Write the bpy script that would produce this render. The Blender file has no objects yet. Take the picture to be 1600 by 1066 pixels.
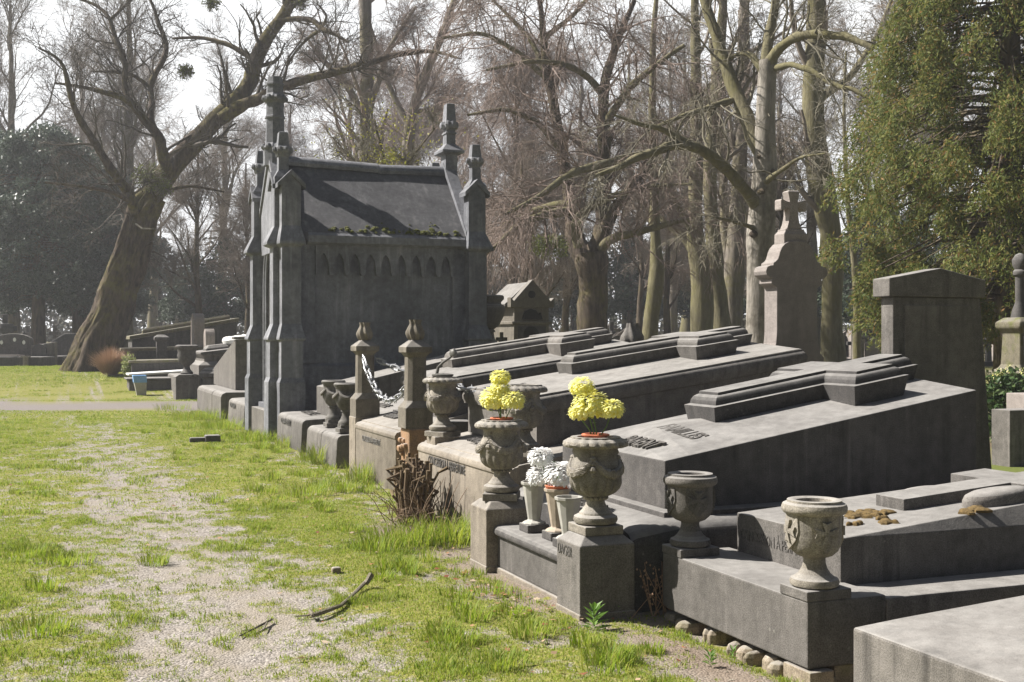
import bpy, bmesh, math, random
import numpy as np
from mathutils import Vector, Matrix

# ------------------------------------------------------------------ camera, sky, sun, exposure
SC = bpy.context.scene
COL = SC.collection
YAW = math.radians(21.5)            # view direction, turned from +Y towards +X (rows of graves run along Y)
S_, C_ = math.sin(YAW), math.cos(YAW)
cam_d = bpy.data.cameras.new('camera'); cam = bpy.data.objects.new('camera', cam_d); COL.objects.link(cam)
cam.location = (0, 0, 1.55); cam.rotation_euler = (math.radians(90), 0, -YAW)
cam_d.sensor_width = 36.0; cam_d.lens = 36.0 * 1850 / 1600; cam_d.shift_y = -5.0 / 1600
cam_d.clip_start = 0.1; cam_d.clip_end = 2000
SC.camera = cam

SUN_EL, SUN_AZ = math.radians(46), math.radians(33)     # sun stands over -X, turned 30 deg towards +Y
sun_dir = Vector((-math.cos(SUN_EL) * math.cos(SUN_AZ), math.cos(SUN_EL) * math.sin(SUN_AZ), math.sin(SUN_EL)))
W = bpy.data.worlds.new('World'); SC.world = W; W.use_nodes = True
nt = W.node_tree; nt.nodes.clear()
sky = nt.nodes.new('ShaderNodeTexSky'); sky.sky_type = 'NISHITA'; sky.sun_disc = False
sky.sun_elevation = SUN_EL; sky.sun_rotation = math.atan2(sun_dir.x, sun_dir.y)
sky.air_density = 1.0; sky.dust_density = 1.5; sky.ozone_density = 1.0
bg = nt.nodes.new('ShaderNodeBackground'); bg.inputs[1].default_value = 0.05
wo = nt.nodes.new('ShaderNodeOutputWorld')
# white spring haze lying over the blue, thickest low down and on the sun's half of the sky
tc = nt.nodes.new('ShaderNodeTexCoord'); sp = nt.nodes.new('ShaderNodeSeparateXYZ'); nt.links.new(tc.outputs['Generated'], sp.inputs[0])
hz = nt.nodes.new('ShaderNodeMapRange'); hz.interpolation_type = 'SMOOTHSTEP'; nt.links.new(sp.outputs['Y'], hz.inputs[0])
hz.inputs[1].default_value = -0.35; hz.inputs[2].default_value = 0.6; hz.inputs[3].default_value = 0.02; hz.inputs[4].default_value = 1.0
el = nt.nodes.new('ShaderNodeMapRange'); el.interpolation_type = 'SMOOTHSTEP'; nt.links.new(sp.outputs['Z'], el.inputs[0])
el.inputs[1].default_value = 0.25; el.inputs[2].default_value = 0.8; el.inputs[3].default_value = 1.0; el.inputs[4].default_value = 0.15
hm = nt.nodes.new('ShaderNodeMath'); hm.operation = 'MULTIPLY'; nt.links.new(hz.outputs[0], hm.inputs[0]); nt.links.new(el.outputs[0], hm.inputs[1])
hx = nt.nodes.new('ShaderNodeMix'); hx.data_type = 'RGBA'; nt.links.new(hm.outputs[0], hx.inputs[0]); nt.links.new(sky.outputs[0], hx.inputs[6])
dk = nt.nodes.new('ShaderNodeMix'); dk.data_type = 'RGBA'; dk.inputs[0].default_value = 0.75; dk.inputs[7].default_value = (0.42, 0.52, 0.72, 1); nt.links.new(sky.outputs[0], dk.inputs[6]); nt.links.new(dk.outputs[2], hx.inputs[6])
hx.inputs[7].default_value = (11.0, 11.2, 11.4, 1)
nt.links.new(hx.outputs[2], bg.inputs[0]); nt.links.new(bg.outputs[0], wo.inputs[0])
sl = bpy.data.lights.new('sun', 'SUN'); sl.energy = 5.0; sl.angle = math.radians(0.6); sl.color = (1.0, 0.95, 0.88)
so = bpy.data.objects.new('sun', sl); COL.objects.link(so)
so.rotation_euler = sun_dir.to_track_quat('Z', 'Y').to_euler(); so.location = (-10, 5, 20)
SC.view_settings.view_transform = 'Standard'; SC.view_settings.look = 'None'
SC.view_settings.exposure = 1.2; SC.view_settings.gamma = 1.0; SC.view_settings.use_curve_mapping = False

# ------------------------------------------------------------------ helpers
def ground_z(x, y):
    d = S_ * np.asarray(x, float) + C_ * np.asarray(y, float)
    t = np.clip((d - 29.5) / 9.5, 0, 1); t2 = np.clip((d - 40) / 60, 0, 1)
    return 0.55 * t * t * (3 - 2 * t) + 0.7 * t2 * t2 * (3 - 2 * t2)
def gz(x, y): return float(ground_z(x, y))
def at(px, d):                       # point on the ground plan seen in photo column px at depth d
    u = (px - 800) / 1850.0
    return (S_ * d + C_ * u * d, C_ * d - S_ * u * d)
def zat(py, d): return 1.55 - (py - 528) * d / 1850.0
def p3(px, py, d):
    x, y = at(px, d); return np.array((x, y, zat(py, d)))

class MB:
    """collects shapes in world coordinates; build() links them as ONE mesh object"""
    def __init__(s): s.v = []; s.f = []; s.n = 0
    def add(s, vs, fs):
        b = s.n; s.v.extend([tuple(v) for v in vs]); s.n += len(vs)
        s.f.extend([tuple(i + b for i in f) for f in fs]); return s
    def box(s, x0, x1, y0, y1, z0, z1):
        return s.add([(x0, y0, z0), (x1, y0, z0), (x1, y1, z0), (x0, y1, z0), (x0, y0, z1), (x1, y0, z1), (x1, y1, z1), (x0, y1, z1)],
                     [(3, 2, 1, 0), (4, 5, 6, 7), (0, 1, 5, 4), (1, 2, 6, 5), (2, 3, 7, 6), (3, 0, 4, 7)])
    def prism(s, pts, axis, a0, a1):
        """polygon (2-D points) extruded along axis: 'x' pts=(y,z), 'y' pts=(x,z), 'z' pts=(x,y)"""
        def P(p, a): return {'x': (a, p[0], p[1]), 'y': (p[0], a, p[1]), 'z': (p[0], p[1], a)}[axis]
        n = len(pts); vs = [P(p, a0) for p in pts] + [P(p, a1) for p in pts]
        fs = [tuple(range(n)), tuple(range(2 * n - 1, n - 1, -1))] + [(i, (i + 1) % n + 0, (i + 1) % n + n, i + n)[::-1] for i in range(n)]
        return s.add(vs, fs)
    def loft(s, rings, cap0=True, cap1=True):
        n = len(rings[0]); vs = [v for r in rings for v in r]; fs = []
        for k in range(len(rings) - 1):
            for i in range(n):
                j = (i + 1) % n; fs.append((k * n + i, k * n + j, (k + 1) * n + j, (k + 1) * n + i))
        if cap0: fs.append(tuple(range(n - 1, -1, -1)))
        if cap1: fs.append(tuple((len(rings) - 1) * n + i for i in range(n)))
        return s.add(vs, fs)
    def lathe(s, prof, cx=0, cy=0, cz=0, n=24, mod=None, cap0=True, cap1=True, rot=0.0):
        rings = []
        for k, (r, z) in enumerate(prof):
            ring = []
            for i in range(n):
                a = rot + 2 * math.pi * i / n; rr = r * (mod(a, k, z) if mod else 1)
                ring.append((cx + rr * math.cos(a), cy + rr * math.sin(a), cz + z))
            rings.append(ring)
        return s.loft(rings, cap0, cap1)
    def tube(s, pts, rads, n=8, caps=True):
        pts = [Vector(p) for p in pts]; rings = []; ref = None
        if not hasattr(rads, '__len__'): rads = [rads] * len(pts)
        for i, p in enumerate(pts):
            t = (pts[min(i + 1, len(pts) - 1)] - pts[max(i - 1, 0)]).normalized()
            if ref is None: ref = t.orthogonal().normalized()
            else: ref = (ref - t * ref.dot(t)).normalized()
            b = t.cross(ref)
            rings.append([tuple(p + (ref * math.cos(2 * math.pi * k / n) + b * math.sin(2 * math.pi * k / n)) * rads[i]) for k in range(n)])
        return s.loft(rings, caps, caps)
    def build(s, name, mat, parent=None, bevel=0.0, smooth=False, seg=2):
        off = Vector((0, 0, 0)); p = parent
        while p is not None: off += p.location; p = p.parent
        me = bpy.data.meshes.new(name)
        me.from_pydata([(v[0] - off.x, v[1] - off.y, v[2] - off.z) for v in s.v], [], s.f)
        bm = bmesh.new(); bm.from_mesh(me)
        bmesh.ops.recalc_face_normals(bm, faces=bm.faces)
        if bevel:
            es = [e for e in bm.edges if len(e.link_faces) == 2 and e.calc_face_angle(0) > math.radians(28)]
            bmesh.ops.bevel(bm, geom=es, offset=bevel, segments=seg, affect='EDGES', clamp_overlap=True, profile=0.5)
        bm.to_mesh(me); bm.free()
        if smooth: shade_auto(me)
        me.materials.append(mat)
        o = bpy.data.objects.new(name, me); COL.objects.link(o)
        if parent is not None: o.parent = parent
        return o
def shade_auto(me, ang=40):
    for p in me.polygons: p.use_smooth = True
    bm = bmesh.new(); bm.from_mesh(me)
    for e in bm.edges: e.smooth = not (len(e.link_faces) == 2 and e.calc_face_angle(0) > math.radians(ang))
    bm.to_mesh(me); bm.free()
def npmesh(name, V, F, mat, parent=None, smooth=False, off=None):
    """fast mesh from numpy arrays: F is a list of (n,k) index arrays"""
    V = np.asarray(V, np.float32)
    if off is None:
        off = np.zeros(3); p = parent
        while p is not None: off = off + np.array(p.location); p = p.parent
    V = V - np.asarray(off, np.float32)
    me = bpy.data.meshes.new(name); me.vertices.add(len(V)); me.vertices.foreach_set('co', V.ravel())
    F = [np.asarray(f, np.int32) for f in F if len(f)]
    tot = np.concatenate([np.full(len(f), f.shape[1], np.int32) for f in F]); loops = np.concatenate([f.ravel() for f in F])
    me.loops.add(len(loops)); me.loops.foreach_set('vertex_index', loops)
    me.polygons.add(len(tot)); st = np.concatenate([[0], np.cumsum(tot)[:-1]]).astype(np.int32)
    me.polygons.foreach_set('loop_start', st)
    if smooth: me.polygons.foreach_set('use_smooth', np.ones(len(tot), bool))
    me.update(calc_edges=True); me.materials.append(mat)
    o = bpy.data.objects.new(name, me); COL.objects.link(o)
    if parent is not None: o.parent = parent
    return o
def tag(o, label=None, cat=None, group=None, kind=None):
    if label: o['label'] = label
    if cat: o['category'] = cat
    if group: o['group'] = group
    if kind: o['kind'] = kind
    return o
def thing(name, label, cat, loc=(0, 0, 0), group=None):
    o = bpy.data.objects.new(name, None); COL.objects.link(o); o.location = loc; o.empty_display_size = 0.2
    return tag(o, label, cat, group)
def dup(root, loc, rotz=0.0, label=None, group=None, scale=1.0):
    def cp(o, par):
        c = o.copy(); COL.objects.link(c)
        if par is not None: c.parent = par
        for ch in o.children: cp(ch, c)
        return c
    r = cp(root, None); r.location = loc; r.rotation_euler = (0, 0, rotz); r.scale = (scale,) * 3 if not hasattr(scale, '__len__') else scale
    if label: r['label'] = label
    if group: r['group'] = group
    return r
def text(name, body, mat, parent, origin, xdir, ydir, size, depth=0.006, sx=1.0, align='LEFT', sink=0.003, bold=0.0):
    """lettering: flat relief letters; xdir = reading direction, ydir = up of the letters"""
    c = bpy.data.curves.new('lettering', 'FONT'); c.body = body; c.size = size; c.extrude = depth / 2; c.align_x = align; c.offset = bold
    c.resolution_u = 3
    t = bpy.data.objects.new('lettering_curve', c); COL.objects.link(t)
    me = bpy.data.meshes.new_from_object(t.evaluated_get(bpy.context.evaluated_depsgraph_get()))
    bpy.data.objects.remove(t); bpy.data.curves.remove(c)
    X = Vector(xdir).normalized(); Y = Vector(ydir); Y = (Y - X * Y.dot(X)).normalized(); Z = X.cross(Y)
    off = Vector((0, 0, 0)); p = parent
    while p is not None: off += p.location; p = p.parent
    O = Vector(origin) - off
    for v in me.vertices:
        a = v.co.copy(); v.co = O + X * (a.x * sx) + Y * a.y + Z * (a.z + depth / 2 - sink)
    me.materials.clear(); me.materials.append(mat); me.name = name
    o = bpy.data.objects.new(name, me); COL.objects.link(o); o.parent = parent
    return o

# ------------------------------------------------------------------ materials
def newmat(name, rough=0.85, spec=0.3):
    m = bpy.data.materials.new(name); m.use_nodes = True; t = m.node_tree; b = t.nodes['Principled BSDF']
    b.inputs['Roughness'].default_value = rough; b.inputs['Specular IOR Level'].default_value = spec
    return m, t, b
def N(t, typ, **kw):
    n = t.nodes.new(typ)
    for k, v in kw.items(): setattr(n, k, v)
    return n
def noise(t, vec, scale, detail=4, rough=0.6):
    n = N(t, 'ShaderNodeTexNoise'); n.inputs['Scale'].default_value = scale; n.inputs['Detail'].default_value = detail; n.inputs['Roughness'].default_value = rough
    t.links.new(vec, n.inputs['Vector']); return n.outputs['Fac']
def ramp(t, fac, a, b, c0=(0, 0, 0, 1), c1=(1, 1, 1, 1)):
    r = N(t, 'ShaderNodeValToRGB'); r.color_ramp.elements[0].position = a; r.color_ramp.elements[1].position = b
    r.color_ramp.elements[0].color = c0; r.color_ramp.elements[1].color = c1
    t.links.new(fac, r.inputs[0]); return r.outputs['Color']
def mix(t, fac, a, b, blend='MIX'):
    m = N(t, 'ShaderNodeMix', data_type='RGBA', blend_type=blend)
    if hasattr(fac, 'is_output'): t.links.new(fac, m.inputs[0])
    else: m.inputs[0].default_value = fac
    for v, i in ((a, 6), (b, 7)):
        if hasattr(v, 'is_output'): t.links.new(v, m.inputs[i])
        else: m.inputs[i].default_value = tuple(v) + (1,) if len(v) == 3 else v
    return m.outputs[2]
def math_(t, op, a, b=None):
    m = N(t, 'ShaderNodeMath', operation=op)
    for i, v in enumerate((a, b)):
        if v is None: continue
        if hasattr(v, 'is_output'): t.links.new(v, m.inputs[i])
        else: m.inputs[i].default_value = v
    return m.outputs[0]
def pos(t, sc=(1, 1, 1)):
    g = N(t, 'ShaderNodeNewGeometry'); mp = N(t, 'ShaderNodeMapping'); mp.inputs['Scale'].default_value = sc
    t.links.new(g.outputs['Position'], mp.inputs['Vector']); return mp.outputs[0]
def bump(t, b, h, strength=0.4, dist=0.01):
    n = N(t, 'ShaderNodeBump'); n.inputs['Strength'].default_value = strength; n.inputs['Distance'].default_value = dist
    t.links.new(h, n.inputs['Height']); t.links.new(n.outputs[0], b.inputs['Normal'])
def stone(name, light, dark, stain=(0.02, 0.019, 0.018), lichen=0.5, stainamt=0.5, moss=0.0, rough=0.85, grain=0.35, lit_crust=0.8):
    m, t, b = newmat(name, rough, 0.25)
    p = pos(t)
    n1 = noise(t, p, 1.7, 7, 0.65); n2 = noise(t, p, 14, 5, 0.6); n3 = noise(t, p, 160, 2, 0.5)
    st = noise(t, pos(t, (9, 9, 0.7)), 1.0, 5, 0.6)
    f = math_(t, 'ADD', math_(t, 'MULTIPLY', n1, 0.6), math_(t, 'MULTIPLY', n2, 0.4))
    c = mix(t, ramp(t, f, 0.36, 0.64), dark, light)
    s_ = math_(t, 'MULTIPLY', ramp(t, st, 0.5, 0.72), ramp(t, n1, 0.42, 0.6))
    c = mix(t, math_(t, 'MULTIPLY', s_, stainamt), c, stain)
    st2 = noise(t, pos(t, (17, 17, 0.9)), 1.0, 4, 0.65)
    c = mix(t, math_(t, 'MULTIPLY', math_(t, 'MULTIPLY', ramp(t, st2, 0.55, 0.75), ramp(t, noise(t, p, 0.9, 4), 0.45, 0.6)), 0.4), c, tuple(min(1, q * 1.9) for q in light))
    oi = N(t, 'ShaderNodeObjectInfo'); c = mix(t, 1.0, c, ramp(t, oi.outputs['Random'], 0.0, 1.0, (0.80, 0.80, 0.80, 1), (1.12, 1.10, 1.07, 1)), 'MULTIPLY')
    c = mix(t, grain, c, ramp(t, n3, 0.3, 0.7), 'OVERLAY')
    v = N(t, 'ShaderNodeTexVoronoi'); v.inputs['Scale'].default_value = 22; t.links.new(p, v.inputs['Vector'])
    dv = math_(t, 'ADD', v.outputs['Distance'], math_(t, 'MULTIPLY', noise(t, p, 70, 3), 0.25))
    lm = math_(t, 'MULTIPLY', ramp(t, dv, 0.22, 0.36, (1, 1, 1, 1), (0, 0, 0, 1)), ramp(t, noise(t, p, 2.6, 5, 0.7), 0.56, 0.66))
    c = mix(t, math_(t, 'MULTIPLY', lm, lichen * 0.55), c, (0.36, 0.355, 0.31))
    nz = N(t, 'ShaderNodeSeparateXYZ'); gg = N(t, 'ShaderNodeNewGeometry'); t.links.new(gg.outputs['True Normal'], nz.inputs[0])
    cr = math_(t, 'MULTIPLY', ramp(t, nz.outputs['Z'], 0.35, 0.9), math_(t, 'ADD', 0.35, math_(t, 'MULTIPLY', n2, 0.6)))  # upward faces paler: lichen film plus the brightness of lit tops put into colour
    c = mix(t, math_(t, 'MULTIPLY', cr, lit_crust), c, mix(t, ramp(t, noise(t, p, 3.3, 6, 0.7), 0.36, 0.62), (0.22, 0.212, 0.202), (0.35, 0.34, 0.325)))
    if moss:
        mm = math_(t, 'MULTIPLY', ramp(t, noise(t, p, 6, 6, 0.7), 0.5, 0.66), moss)
        c = mix(t, mm, c, (0.10, 0.11, 0.025))
    t.links.new(c, b.inputs['Base Color'])
    h = math_(t, 'ADD', math_(t, 'MULTIPLY', n3, 0.35), math_(t, 'ADD', n2, math_(t, 'MULTIPLY', n1, 1.5)))
    bump(t, b, h, 0.35, 0.012)
    return m
M = {}
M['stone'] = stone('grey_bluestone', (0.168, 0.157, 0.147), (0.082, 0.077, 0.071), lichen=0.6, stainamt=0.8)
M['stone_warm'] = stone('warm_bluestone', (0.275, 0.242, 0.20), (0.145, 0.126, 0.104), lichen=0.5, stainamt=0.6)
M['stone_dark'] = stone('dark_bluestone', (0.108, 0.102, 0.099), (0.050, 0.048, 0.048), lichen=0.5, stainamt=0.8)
M['stone_black'] = stone('blackened_stone', (0.20, 0.207, 0.233), (0.095, 0.099, 0.112), (0.38, 0.385, 0.405), lichen=0.25, stainamt=0.6, rough=0.7, lit_crust=0.15)
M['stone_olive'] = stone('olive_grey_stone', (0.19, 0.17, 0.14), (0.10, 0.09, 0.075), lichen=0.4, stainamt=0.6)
M['roof_stone'] = stone('roof_slabs', (0.088, 0.090, 0.100), (0.046, 0.047, 0.053), (0.19, 0.19, 0.195), lichen=0.3, stainamt=0.7, rough=0.75, lit_crust=0.1)
M['stone_pale'] = stone('pale_granite', (0.30, 0.268, 0.25), (0.21, 0.187, 0.175), lichen=0.1, stainamt=0.3, lit_crust=0.3)
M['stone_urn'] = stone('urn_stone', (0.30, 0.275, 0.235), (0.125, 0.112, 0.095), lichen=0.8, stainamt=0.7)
M['stone_moss'] = stone('mossy_stone', (0.20, 0.18, 0.13), (0.10, 0.09, 0.065), lichen=0.5, stainamt=0.5, moss=0.75, lit_crust=0.35)
M['letter'] = stone('letter_stone', (0.12, 0.115, 0.11), (0.07, 0.066, 0.062), lichen=0.1, lit_crust=0)
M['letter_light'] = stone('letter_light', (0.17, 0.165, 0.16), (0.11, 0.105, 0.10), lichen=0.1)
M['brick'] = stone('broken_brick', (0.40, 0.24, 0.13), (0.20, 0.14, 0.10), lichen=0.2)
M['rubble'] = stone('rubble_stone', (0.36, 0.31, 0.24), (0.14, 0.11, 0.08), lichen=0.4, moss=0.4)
def plain(name, col, rough=0.6, var=0.25, scale=20, spec=0.3, metal=0.0, trans=0.0):
    m, t, b = newmat(name, rough, spec); p = pos(t)
    c = mix(t, ramp(t, noise(t, p, scale, 4), 0.3, 0.7), tuple(x * (1 - var) for x in col), tuple(min(1, x * (1 + var)) for x in col))
    t.links.new(c, b.inputs['Base Color']); b.inputs['Metallic'].default_value = metal
    return m
M['terracotta'] = plain('terracotta', (0.55, 0.17, 0.09), 0.7)
M['zinc'] = plain('zinc_grey', (0.34, 0.33, 0.30), 0.55, 0.2, 9)
M['zinc_tan'] = plain('stained_zinc', (0.36, 0.30, 0.235), 0.6, 0.25, 9)
M['silver'] = plain('silver_paint', (0.27, 0.275, 0.29), 0.45, 0.3, 60, 0.5, 0.35)
M['bronze'] = plain('bronze', (0.10, 0.095, 0.085), 0.5, 0.3, 30)
M['porcelain'] = plain('porcelain', (0.70, 0.72, 0.70), 0.3, 0.08)
M['blue_plastic'] = plain('blue_plastic', (0.20, 0.38, 0.68), 0.5, 0.1)
M['white_paint'] = plain('white_paint', (0.72, 0.72, 0.70), 0.6, 0.1)
M['void'] = plain('dark_hollow', (0.02, 0.018, 0.016), 0.95)
M['soil'] = plain('potting_soil', (0.06, 0.045, 0.03), 0.95, 0.4, 90)
def leafmat(name, cols, rough=0.55, trans=0.25):
    m, t, b = newmat(name, rough, 0.3)
    g = N(t, 'ShaderNodeNewGeometry'); r = N(t, 'ShaderNodeValToRGB'); r.color_ramp.interpolation = 'LINEAR'
    el = r.color_ramp.elements; el[0].position = 0; el[1].position = 1
    el[0].color = cols[0] + (1,); el[1].color = cols[-1] + (1,)
    for i, c in enumerate(cols[1:-1]): e = el.new((i + 1) / (len(cols) - 1)); e.color = c + (1,)
    t.links.new(g.outputs['Random Per Island'], r.inputs[0])
    n = noise(t, pos(t), 0.9, 3)
    c = mix(t, ramp(t, n, 0.3, 0.7), mix(t, 0.5, r.outputs[0], (0.75, 0.75, 0.75), 'MULTIPLY'), r.outputs[0])
    t.links.new(c, b.inputs['Base Color'])
    tr = N(t, 'ShaderNodeBsdfTranslucent'); t.links.new(c, tr.inputs[0]); ms = N(t, 'ShaderNodeMixShader'); ms.inputs[0].default_value = trans
    t.links.new(b.outputs[0], ms.inputs[1]); t.links.new(tr.outputs[0], ms.inputs[2]); t.links.new(ms.outputs[0], t.nodes['Material Output'].inputs[0])
    return m
M['grass'] = leafmat('grass_blades', [(0.27, 0.33, 0.028), (0.15, 0.26, 0.016), (0.36, 0.39, 0.055), (0.20, 0.31, 0.024), (0.40, 0.37, 0.13)], 0.6, 0.5)
M['weed'] = leafmat('weed_leaves', [(0.10, 0.20, 0.03), (0.16, 0.26, 0.05)], 0.5, 0.3)
M['thuja'] = leafmat('thuja_sprays', [(0.05, 0.085, 0.024), (0.165, 0.185, 0.042), (0.085, 0.13, 0.033), (0.23, 0.225, 0.056), (0.14, 0.165, 0.043), (0.30, 0.17, 0.065)], 0.7, 0.4)
M['holly'] = leafmat('holly_leaves', [(0.06, 0.085, 0.062), (0.10, 0.13, 0.09), (0.08, 0.11, 0.09)], 0.4, 0.2)
M['yew'] = leafmat('yew_needles', [(0.03, 0.05, 0.028), (0.05, 0.075, 0.035)], 0.6, 0.1)
M['mistletoe'] = leafmat('mistletoe_leaves', [(0.12, 0.15, 0.04), (0.18, 0.20, 0.05), (0.10, 0.13, 0.03)], 0.5, 0.3)
M['yellowleaf'] = leafmat('young_yellow_leaves', [(0.35, 0.32, 0.04), (0.24, 0.26, 0.05)], 0.5, 0.4)
M['mahonia'] = leafmat('glossy_leaves', [(0.03, 0.06, 0.02), (0.05, 0.09, 0.03), (0.08, 0.11, 0.04)], 0.25, 0.1)
M['variegated'] = leafmat('variegated_leaves', [(0.35, 0.36, 0.15), (0.2, 0.26, 0.06), (0.45, 0.44, 0.25)], 0.5, 0.3)
M['yellow_petal'] = leafmat('yellow_petals', [(0.92, 0.90, 0.28), (0.95, 0.95, 0.50), (0.90, 0.82, 0.14)], 0.6, 0.4)
M['white_petal'] = leafmat('white_petals', [(0.85, 0.85, 0.84), (0.93, 0.93, 0.93)], 0.6, 0.3)
M['stem_green'] = plain('stem_green', (0.09, 0.17, 0.03), 0.5)
M['drygrass'] = leafmat('dry_stalks', [(0.32, 0.20, 0.12), (0.40, 0.27, 0.18), (0.28, 0.16, 0.10)], 0.8, 0.2)
M['deadleaf'] = leafmat('dead_leaves', [(0.20, 0.08, 0.04), (0.30, 0.13, 0.06), (0.33, 0.22, 0.13), (0.42, 0.34, 0.25)], 0.8, 0.15)
M['mosscl'] = plain('brown_moss', (0.11, 0.075, 0.03), 1.0, 0.5, 60)
M['mossg'] = plain('green_moss', (0.08, 0.085, 0.02), 1.0, 0.5, 50)
M['brush'] = leafmat('far_brush', [(0.05, 0.05, 0.03), (0.09, 0.075, 0.055), (0.035, 0.05, 0.03)], 0.8, 0.1)
def bark(name, c0, c1, moss=(0.16, 0.15, 0.03), amt=0.5, sc=1.0, bumpd=0.05):
    m, t, b = newmat(name, 0.9, 0.15); p = pos(t, (sc, sc, sc * 0.22))
    n1 = noise(t, p, 9, 7, 0.7); n2 = noise(t, pos(t), 0.8, 4); n3 = noise(t, pos(t), 5, 5, 0.7)
    c = mix(t, ramp(t, n1, 0.35, 0.65), c0, c1)
    mk = math_(t, 'MULTIPLY', math_(t, 'MULTIPLY', ramp(t, n2, 0.42, 0.6), ramp(t, n3, 0.35, 0.6)), amt)
    c = mix(t, mk, c, moss); t.links.new(c, b.inputs['Base Color'])
    bump(t, b, n1, 0.8, bumpd); return m
M['bark_willow'] = bark('furrowed_bark', (0.03, 0.022, 0.016), (0.115, 0.088, 0.066), amt=0.6, bumpd=.08)
M['cut_bark'] = bark('cut_bark', (0.075, 0.052, 0.034), (0.19, 0.14, 0.095), amt=0.2, bumpd=.01)
M['bark_dark'] = bark('dark_bark', (0.05, 0.04, 0.032), (0.13, 0.10, 0.08), amt=0.35)
M['bark_green'] = bark('mossy_bark', (0.10, 0.09, 0.055), (0.20, 0.18, 0.11), (0.14, 0.13, 0.05), 0.7)
M['bark_birch'] = bark('birch_bark', (0.17, 0.155, 0.135), (0.36, 0.33, 0.29), (0.075, 0.065, 0.045), 0.95, 0.8)
M['bark_grey'] = bark('grey_bark', (0.12, 0.105, 0.09), (0.24, 0.21, 0.18), amt=0.5)
M['dry_twig'] = plain('dry_twigs', (0.20, 0.145, 0.10), 0.85, 0.4, 12)
M['twig_red'] = plain('reddish_twigs', (0.21, 0.16, 0.135), 0.8, 0.25, 1.5)
M['twig_grey'] = plain('grey_twigs', (0.20, 0.165, 0.135), 0.8, 0.3, 1.5)
M['twig_dark'] = plain('dark_twigs', (0.085, 0.072, 0.058), 0.8, 0.3, 1.5)
M['twig_green'] = plain('olive_twigs', (0.16, 0.145, 0.105), 0.8, 0.3, 1.5)

# ------------------------------------------------------------------ ground
def vnoise(x, y, seed=0):
    xi = np.floor(x).astype(np.int64); yi = np.floor(y).astype(np.int64); fx = x - xi; fy = y - yi
    fx = fx * fx * (3 - 2 * fx); fy = fy * fy * (3 - 2 * fy)
    def h(a, b):
        n = (a * 374761393 + b * 668265263 + seed * 1274126177) & 0x7fffffff
        n = ((n ^ (n >> 13)) * 1274126177) & 0x7fffffff
        return ((n ^ (n >> 16)) & 0xffff) / 65535.0
    return (h(xi, yi) * (1 - fx) + h(xi + 1, yi) * fx) * (1 - fy) + (h(xi, yi + 1) * (1 - fx) + h(xi + 1, yi + 1) * fx) * fy
def fbm(x, y, seed=0, oct=4):
    s = 0; a = 0.5
    for k in range(oct): s = s + a * vnoise(x * 2 ** k, y * 2 ** k, seed + k); a *= 0.5
    return s / (1 - 0.5 ** oct)
def cam_depth(x, y): return S_ * x + C_ * y
def veg(x, y):
    """0 = bare gravel, 1 = closed turf"""
    n = fbm(x * 0.9 + 7.3, y * 0.6 + 3.1, 3, 3); n2 = fbm(x * 4.2, y * 3.6, 11, 3); n3 = fbm(x * 13.0, y * 11.0, 13, 2)
    trk = np.exp(-(np.abs(x - 0.88 + 0.08 * np.sin(y * 0.5)) / 0.62) ** 2.6) * np.clip(1.22 - y / 30.0, 0.25, 1) * (y < 26)
    trk2 = 0.5 * np.exp(-((x + 0.9) / 0.5) ** 2) * np.clip(1.3 - y / 16.0, 0.0, 1)
    v = 0.75 + 0.25 * (n - 0.5) + 0.95 * (n2 - 0.5) + 1.05 * (n3 - 0.5) - 0.50 * trk - 0.24 * trk2
    v = v + 0.12 * np.clip((y - 12) / 8, 0, 1) + 0.26 * np.exp(-((x - 2.15) / 0.5) ** 2) + 0.12 * np.clip((0.25 - x) / .3, 0, 1)
    soil = np.exp(-(((x - 2.75) / 0.45) ** 2 + ((y - 9.0) / 0.8) ** 2)) + 0.7 * np.exp(-(((x - 2.65) / 0.3) ** 2 + ((y - 7.0) / 1.2) ** 2)) + 0.8 * np.exp(-(((x - 2.95) / 0.25) ** 2 + ((y - 5.0) / 0.8) ** 2))
    return np.clip(v - 0.75 * soil, 0, 1), np.clip(soil, 0, 1)
def dig(x, y): return 0.06 * np.exp(-np.clip((3.24 - x) / 0.16, 0, 9) ** 2) * np.clip((y - 4.2) / .2, 0, 1) * np.clip((5.85 - y) / .2, 0, 1)
def path_mask(x, y):
    d = cam_depth(x, y); lat = C_ * x - S_ * y
    e = 0.25 * (fbm(x * 1.3, y * 1.3, 31) - 0.5)
    return np.clip((d - 25.1 - e) / 0.25, 0, 1) * np.clip((28.9 + e - d) / 0.25, 0, 1)
def axis_coords(a, b, near0, near1, fine, coarse):
    xs = [near0]
    while xs[-1] < near1: xs.append(xs[-1] + fine)
    s = fine; r = [xs[-1]]
    while r[-1] < b: s = min(s * 1.18, coarse); r.append(r[-1] + s)
    s = fine; l = [near0]
    while l[-1] > a: s = min(s * 1.18, coarse); l.append(l[-1] - s)
    return np.array(l[:0:-1] + xs + r[1:])
gx = axis_coords(-260, 330, -5.5, 3.6, 0.06, 25); gy = axis_coords(-30, 420, 3.6, 19.0, 0.07, 25)
GX, GY = np.meshgrid(gx, gy, indexing='ij'); nx, ny = GX.shape
VG, SO = veg(GX, GY); PM = path_mask(GX, GY)
near = (GX > -6) & (GX < 4) & (GY < 20)
GZ = ground_z(GX, GY) + np.where(near, 0.035 * (fbm(GX * 1.5, GY * 1.5, 5) - 0.5) + 0.02 * (VG - 0.5) + 0.012 * (fbm(GX * 7, GY * 7, 8) - 0.5) - dig(GX, GY), 0)
ii = np.arange(nx * ny).reshape(nx, ny)
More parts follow.
